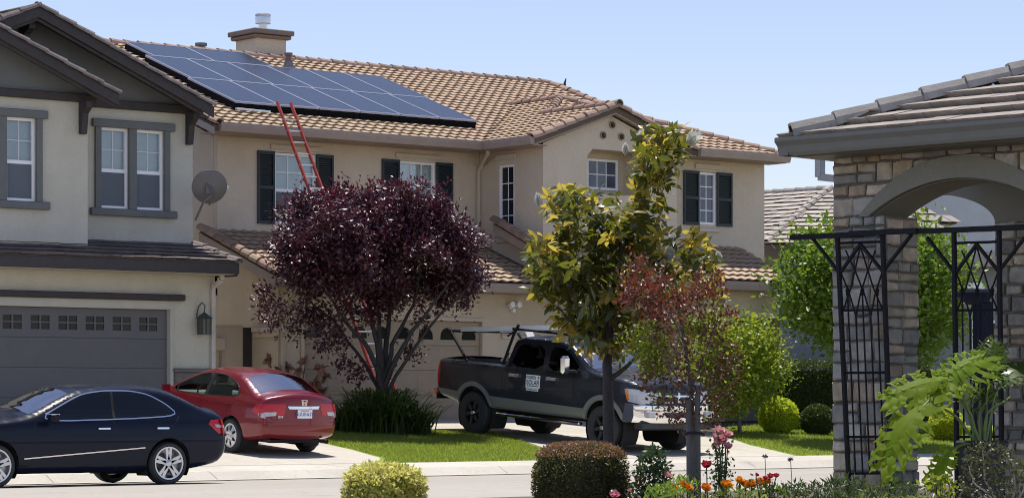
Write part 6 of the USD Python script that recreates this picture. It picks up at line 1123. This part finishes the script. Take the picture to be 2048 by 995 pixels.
def low_plant(name, label, px, py0, D, mt, n, w, h, L, seed, cat_='plant', asp=.3, up=.9):
    r = np.random.RandomState(seed); b = unD(px, 1040, D); b[2] = .12; zt_ = 1.29 - (py0 - 800) * D / 5500; t = thing(name, label, cat_, b); P = b + np.c_[r.normal(0, w, (n, 2)), np.zeros(n)]; P[:, 2] = zt_ - (zt_ - .2) * r.rand(n) ** 1.6 * (1) - np.hypot(*(P[:, :2] - b[:2]).T) * .35
    part(t, 'foliage', leaves(P, rdir(r, n) + V(0, 0, up), rdir(r, n) + V(0, 0, .4), L * r.uniform(.6, 1.3, n), asp), mt, kind='stuff'); part(t, 'stem', cat([limb([b + V(0, 0, 0), q], .006, .003, 4) for q in P[::max(1, n // 25)]]), BARKD, kind='stuff'); return t
low_plant('lime_plant', 'bright lime grassy plant left of the tree stakes', 1330, 968, 22.6, LIME, 420, .10, .2, .075, 81, asp=.22); low_plant('lime_plant', 'bright green leafy plant just behind the left marigolds', 1368, 955, 23.0, LIME, 260, .07, .2, .07, 82, asp=.22)
low_plant('green_plant', 'light green low plant under the marigolds', 1470, 970, 22.7, LIME, 800, .17, .2, .05, 83); low_plant('green_plant', 'mid green low plant at the right end of the marigolds', 1545, 966, 22.7, MAP, 420, .11, .2, .05, 84)
low_plant('dark_shrub', 'low dark spiky shrub in front of the porch column', 1600, 960, 22.6, DG_, 620, .13, .2, .05, 85, 'shrub', .3); low_plant('dark_shrub', 'low dark shrub at the foot of the left iron panel', 1690, 948, 23.6, DG_, 500, .14, .2, .07, 86, 'shrub', .22)
rg = np.random.RandomState(87)
for x, D, n_, h_, lb, mt in ((1700, 23.4, 110, .38, 'strap-leaved plant at the foot of the left column', STR), (1830, 23.2, 140, .33, 'dark strap-leaved clump below the porch opening', STR), (1575, 22.4, 40, .36, 'sparse thin-leaved clump beside the dark spiky shrub', LIME)):
    b = unD(x, 1010, D); b[2] = .15; t = thing('strap_plant', lb, 'plant', b); part(t, 'foliage', straps(rg, [b], n_, h_, .13, .012, .8), mt, kind='stuff')
for k, (x, y) in enumerate(((1530, 912), (1581, 918))):
    e = unD(x, y, 23.); b = V(e[0] + .02, e[1], .12); t = thing('seed_head', ('left grey dried seed head on a thin stem over the sidewalk', 'right grey dried seed head on a thin stem over the sidewalk')[k], 'flower', b); part(t, 'stem', limb([b, e], .005, .003, 5, .004, k), BARKG); part(t, 'head', leaves(np.repeat(e[None], 40, 0), rdir(np.random.RandomState(k), 40) * V(1, 1, .4) + V(0, 0, .2), rdir(np.random.RandomState(k + 5), 40), .03, .4), PM('seed_grey', (.16, .15, .13), .9))
# ---- philodendron with huge cut leaves
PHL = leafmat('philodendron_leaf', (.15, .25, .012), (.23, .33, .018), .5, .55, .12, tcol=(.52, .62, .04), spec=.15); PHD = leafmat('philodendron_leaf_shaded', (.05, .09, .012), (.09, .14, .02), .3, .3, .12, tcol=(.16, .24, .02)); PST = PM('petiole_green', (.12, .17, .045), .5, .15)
pot_c = unD(1968, 885, 24.2); phi = thing('philodendron', 'large philodendron with big deeply cut lime leaves in the dark pot', 'plant', pot_c - V(0, 0, .05))
def cutleaf(base, tip, nrm_, L_l, L_r, n=9, seed=0, curl=.14):
    """a big leaf cut into wavy finger lobes, themselves forked, on both sides of its midrib"""
    r = np.random.RandomState(seed); ax = tip - base; L = np.linalg.norm(ax); d = ax / L; s_ = unit(np.cross(d, nrm_)); u = np.cross(s_, d); ms = []
    mid = lambda t: base + ax * t + u * L * .10 * math.sin(t * math.pi)
    def lobe(b, d0, d1, ln, w, wav, drop):
        q = np.linspace(0, 1, 7); A, B = [], []
        for t in q:
            dd = unit(d0 * (1 - t) + d1 * t); c = b + dd * ln * t - u * ln * drop * t * t + u * wav * math.sin(t * 9 + ln * 40); wd = unit(np.cross(dd, u)); ww = w * (1.0 + .35 * math.sin(t * 3.0) + .12 * math.sin(t * 19 + ln * 50)) * (1 - t ** 3) + .0015; A.append(c + wd * ww - u * ww * .25); B.append(c - wd * ww - u * ww * .25)
        ms.append(quadstrip(A, B)); return A, B
    for sd_, LL in ((1, L_l), (-1, L_r)):
        ms.append(quadstrip([mid(t) for t in np.linspace(0, 1, 9)], [mid(t) + s_ * sd_ * LL * (.36 * math.sin(.35 + t * 2.3) + .03) - u * LL * .04 for t in np.linspace(0, 1, 9)]))
        for k in range(n):
            t = .02 + .95 * k / (n - 1) + r.uniform(-.02, .02); ln = LL * (.55 + .6 * math.sin(.35 + t * 2.3)) * r.uniform(.82, 1.12); ang = -0.8 + 1.6 * t + r.uniform(-.14, .14); d0 = s_ * sd_ * math.cos(ang) + d * math.sin(ang); d1 = s_ * sd_ * math.cos(ang + .35) + d * math.sin(ang + .35); w = L / n * r.uniform(.33, .46); b = mid(t)
            lobe(b, d0, d1, ln, w, .008, curl * r.uniform(.5, 1.5))
            for f_, sg in ((.5, 1), (.62, -1)):
                e = b + d0 * ln * f_ - u * ln * curl * f_ * f_; lobe(e, unit(d0 + d * .25 * sg), unit(d0 + d * .9 * sg), ln * r.uniform(.30, .42), w * .5, .004, curl)
    return cat(ms)
up2 = V(-sT * .72, -cT * .72, .7)
PHp = lambda x, y, dz=0.: unD(x, y, 24.2 + dz); up_ = V(-sT * .55, -cT * .55, .84)
for k, (bs, tp_, L1, L2, nv, mt, dzb, dzt) in enumerate((((1858, 800), (1768, 925), .22, .30, up_ + rt * -.2, PHL, -.3, -.5), ((1905, 760), (1775, 795), .17, .27, up2, PHL, -.05, -.2), ((1890, 758), (1962, 716), .30, .16, up2, PHL, .0, .1), ((2000, 760), (2060, 735), .2, .2, up_, PHD, .1, .3), ((1978, 735), (1990, 690), .16, .16, up_ + rt * .4, PHD, .15, .3), ((1895, 905), (1870, 965), .13, .13, up_, PHL, -.3, -.4))):
    b, e = PHp(*bs, dzb), PHp(*tp_, dzt); lfp = part(phi, 'leaf', cutleaf(b, e, unit(nv), L1, L2, 9, k), mt, smooth=True); part(lfp, 'midrib', limb([b, (b + e) / 2 + unit(nv) * np.linalg.norm(e - b) * .105, e], .008, .003, 5), PST, smooth=50); part(phi, 'petiole', limb([pot_c + V(.02 * k - .05, 0, -.05), (pot_c + b) / 2 + V(0, 0, .05), b], .014, .009, 6, .002, k), PST, smooth=50)
rt_ = np.random.RandomState(90)
for k in range(9): a = pot_c + V(rt_.normal(0, .05), rt_.normal(0, .05), -.05); part(phi, 'petiole', limb([a, a + V(rt_.normal(0, .06), rt_.normal(0, .06), .32), a + V(rt_.normal(.05, .12), rt_.normal(0, .1), rt_.uniform(.4, .62))], .014, .008, 6, .002, k), PST, smooth=50)
PHm = [(pot_c + V(rt_.normal(.06, .16), rt_.normal(.1, .12), rt_.uniform(.38, .66))) for _ in range(7)]
for k, q in enumerate(PHm): part(phi, 'leaf', cutleaf(q, q + V(rt_.normal(.12, .1), rt_.normal(0, .1), rt_.uniform(-.1, .12)), unit(up_ + rdir(rt_, 1)[0] * .6), .13, .13, 7, 20 + k), PHD)
low_plant('green_plant', 'low leafy plant filling the bed below the big cut leaves', 1790, 955, 23.3, DG_, 420, .16, .2, .06, 93, asp=.3); low_plant('lime_plant', 'small lime-leaved plant left of the dark pot', 1880, 950, 23.4, GL, 260, .08, .2, .07, 94, asp=.45); low_plant('green_plant', 'low dark plant at the front edge between marigolds and column', 1640, 962, 22.4, ROSEL, 420, .14, .2, .05, 95)
# ---- bare twiggy shrub in the corner
tw0 = unD(2000, 1030, 21.5); tw0[2] = .15; TWG = PM('twig_pale', (.34, .30, .25), .9, .2, 10.); bs_ = thing('twiggy_shrub', 'half bare shrub with pale twigs in the bottom right corner', 'shrub', tw0)
for k, pth in enumerate(([(2000, 1020), (1975, 985), (1945, 962), (1938, 930)], [(2010, 1020), (2030, 985), (2028, 930), (2012, 905)], [(1990, 1010), (1950, 978), (1920, 972)], [(2030, 1010), (2050, 970), (2060, 940)], [(2000, 1010), (1970, 960), (1965, 900)])): part(bs_, 'branch', limb([unD(x, y, 21.5 + .1 * (k % 3)) for x, y in pth], .012, .004, 5, .004, k), TWG)
P = region_pts(np.random.RandomState(91), Polygon([(1915, 990), (1930, 900), (1965, 880), (2010, 890), (2048, 920), (2060, 1000)]), 900, 21.6, .12); r9 = np.random.RandomState(92); part(bs_, 'foliage', leaves(P, rdir(r9, 900) + V(0, 0, .2), rdir(r9, 900) + V(0, 0, .6), .038 * r9.uniform(.6, 1.2, 900), .6), leafmat('olive_leaf', (.05, .06, .018), (.12, .13, .04), .25, .4, .3), kind='stuff')
# mulch under the near plants
setting('near_bed', drape(sbox(-5, 14, 40, 26.8), .01), SOIL)
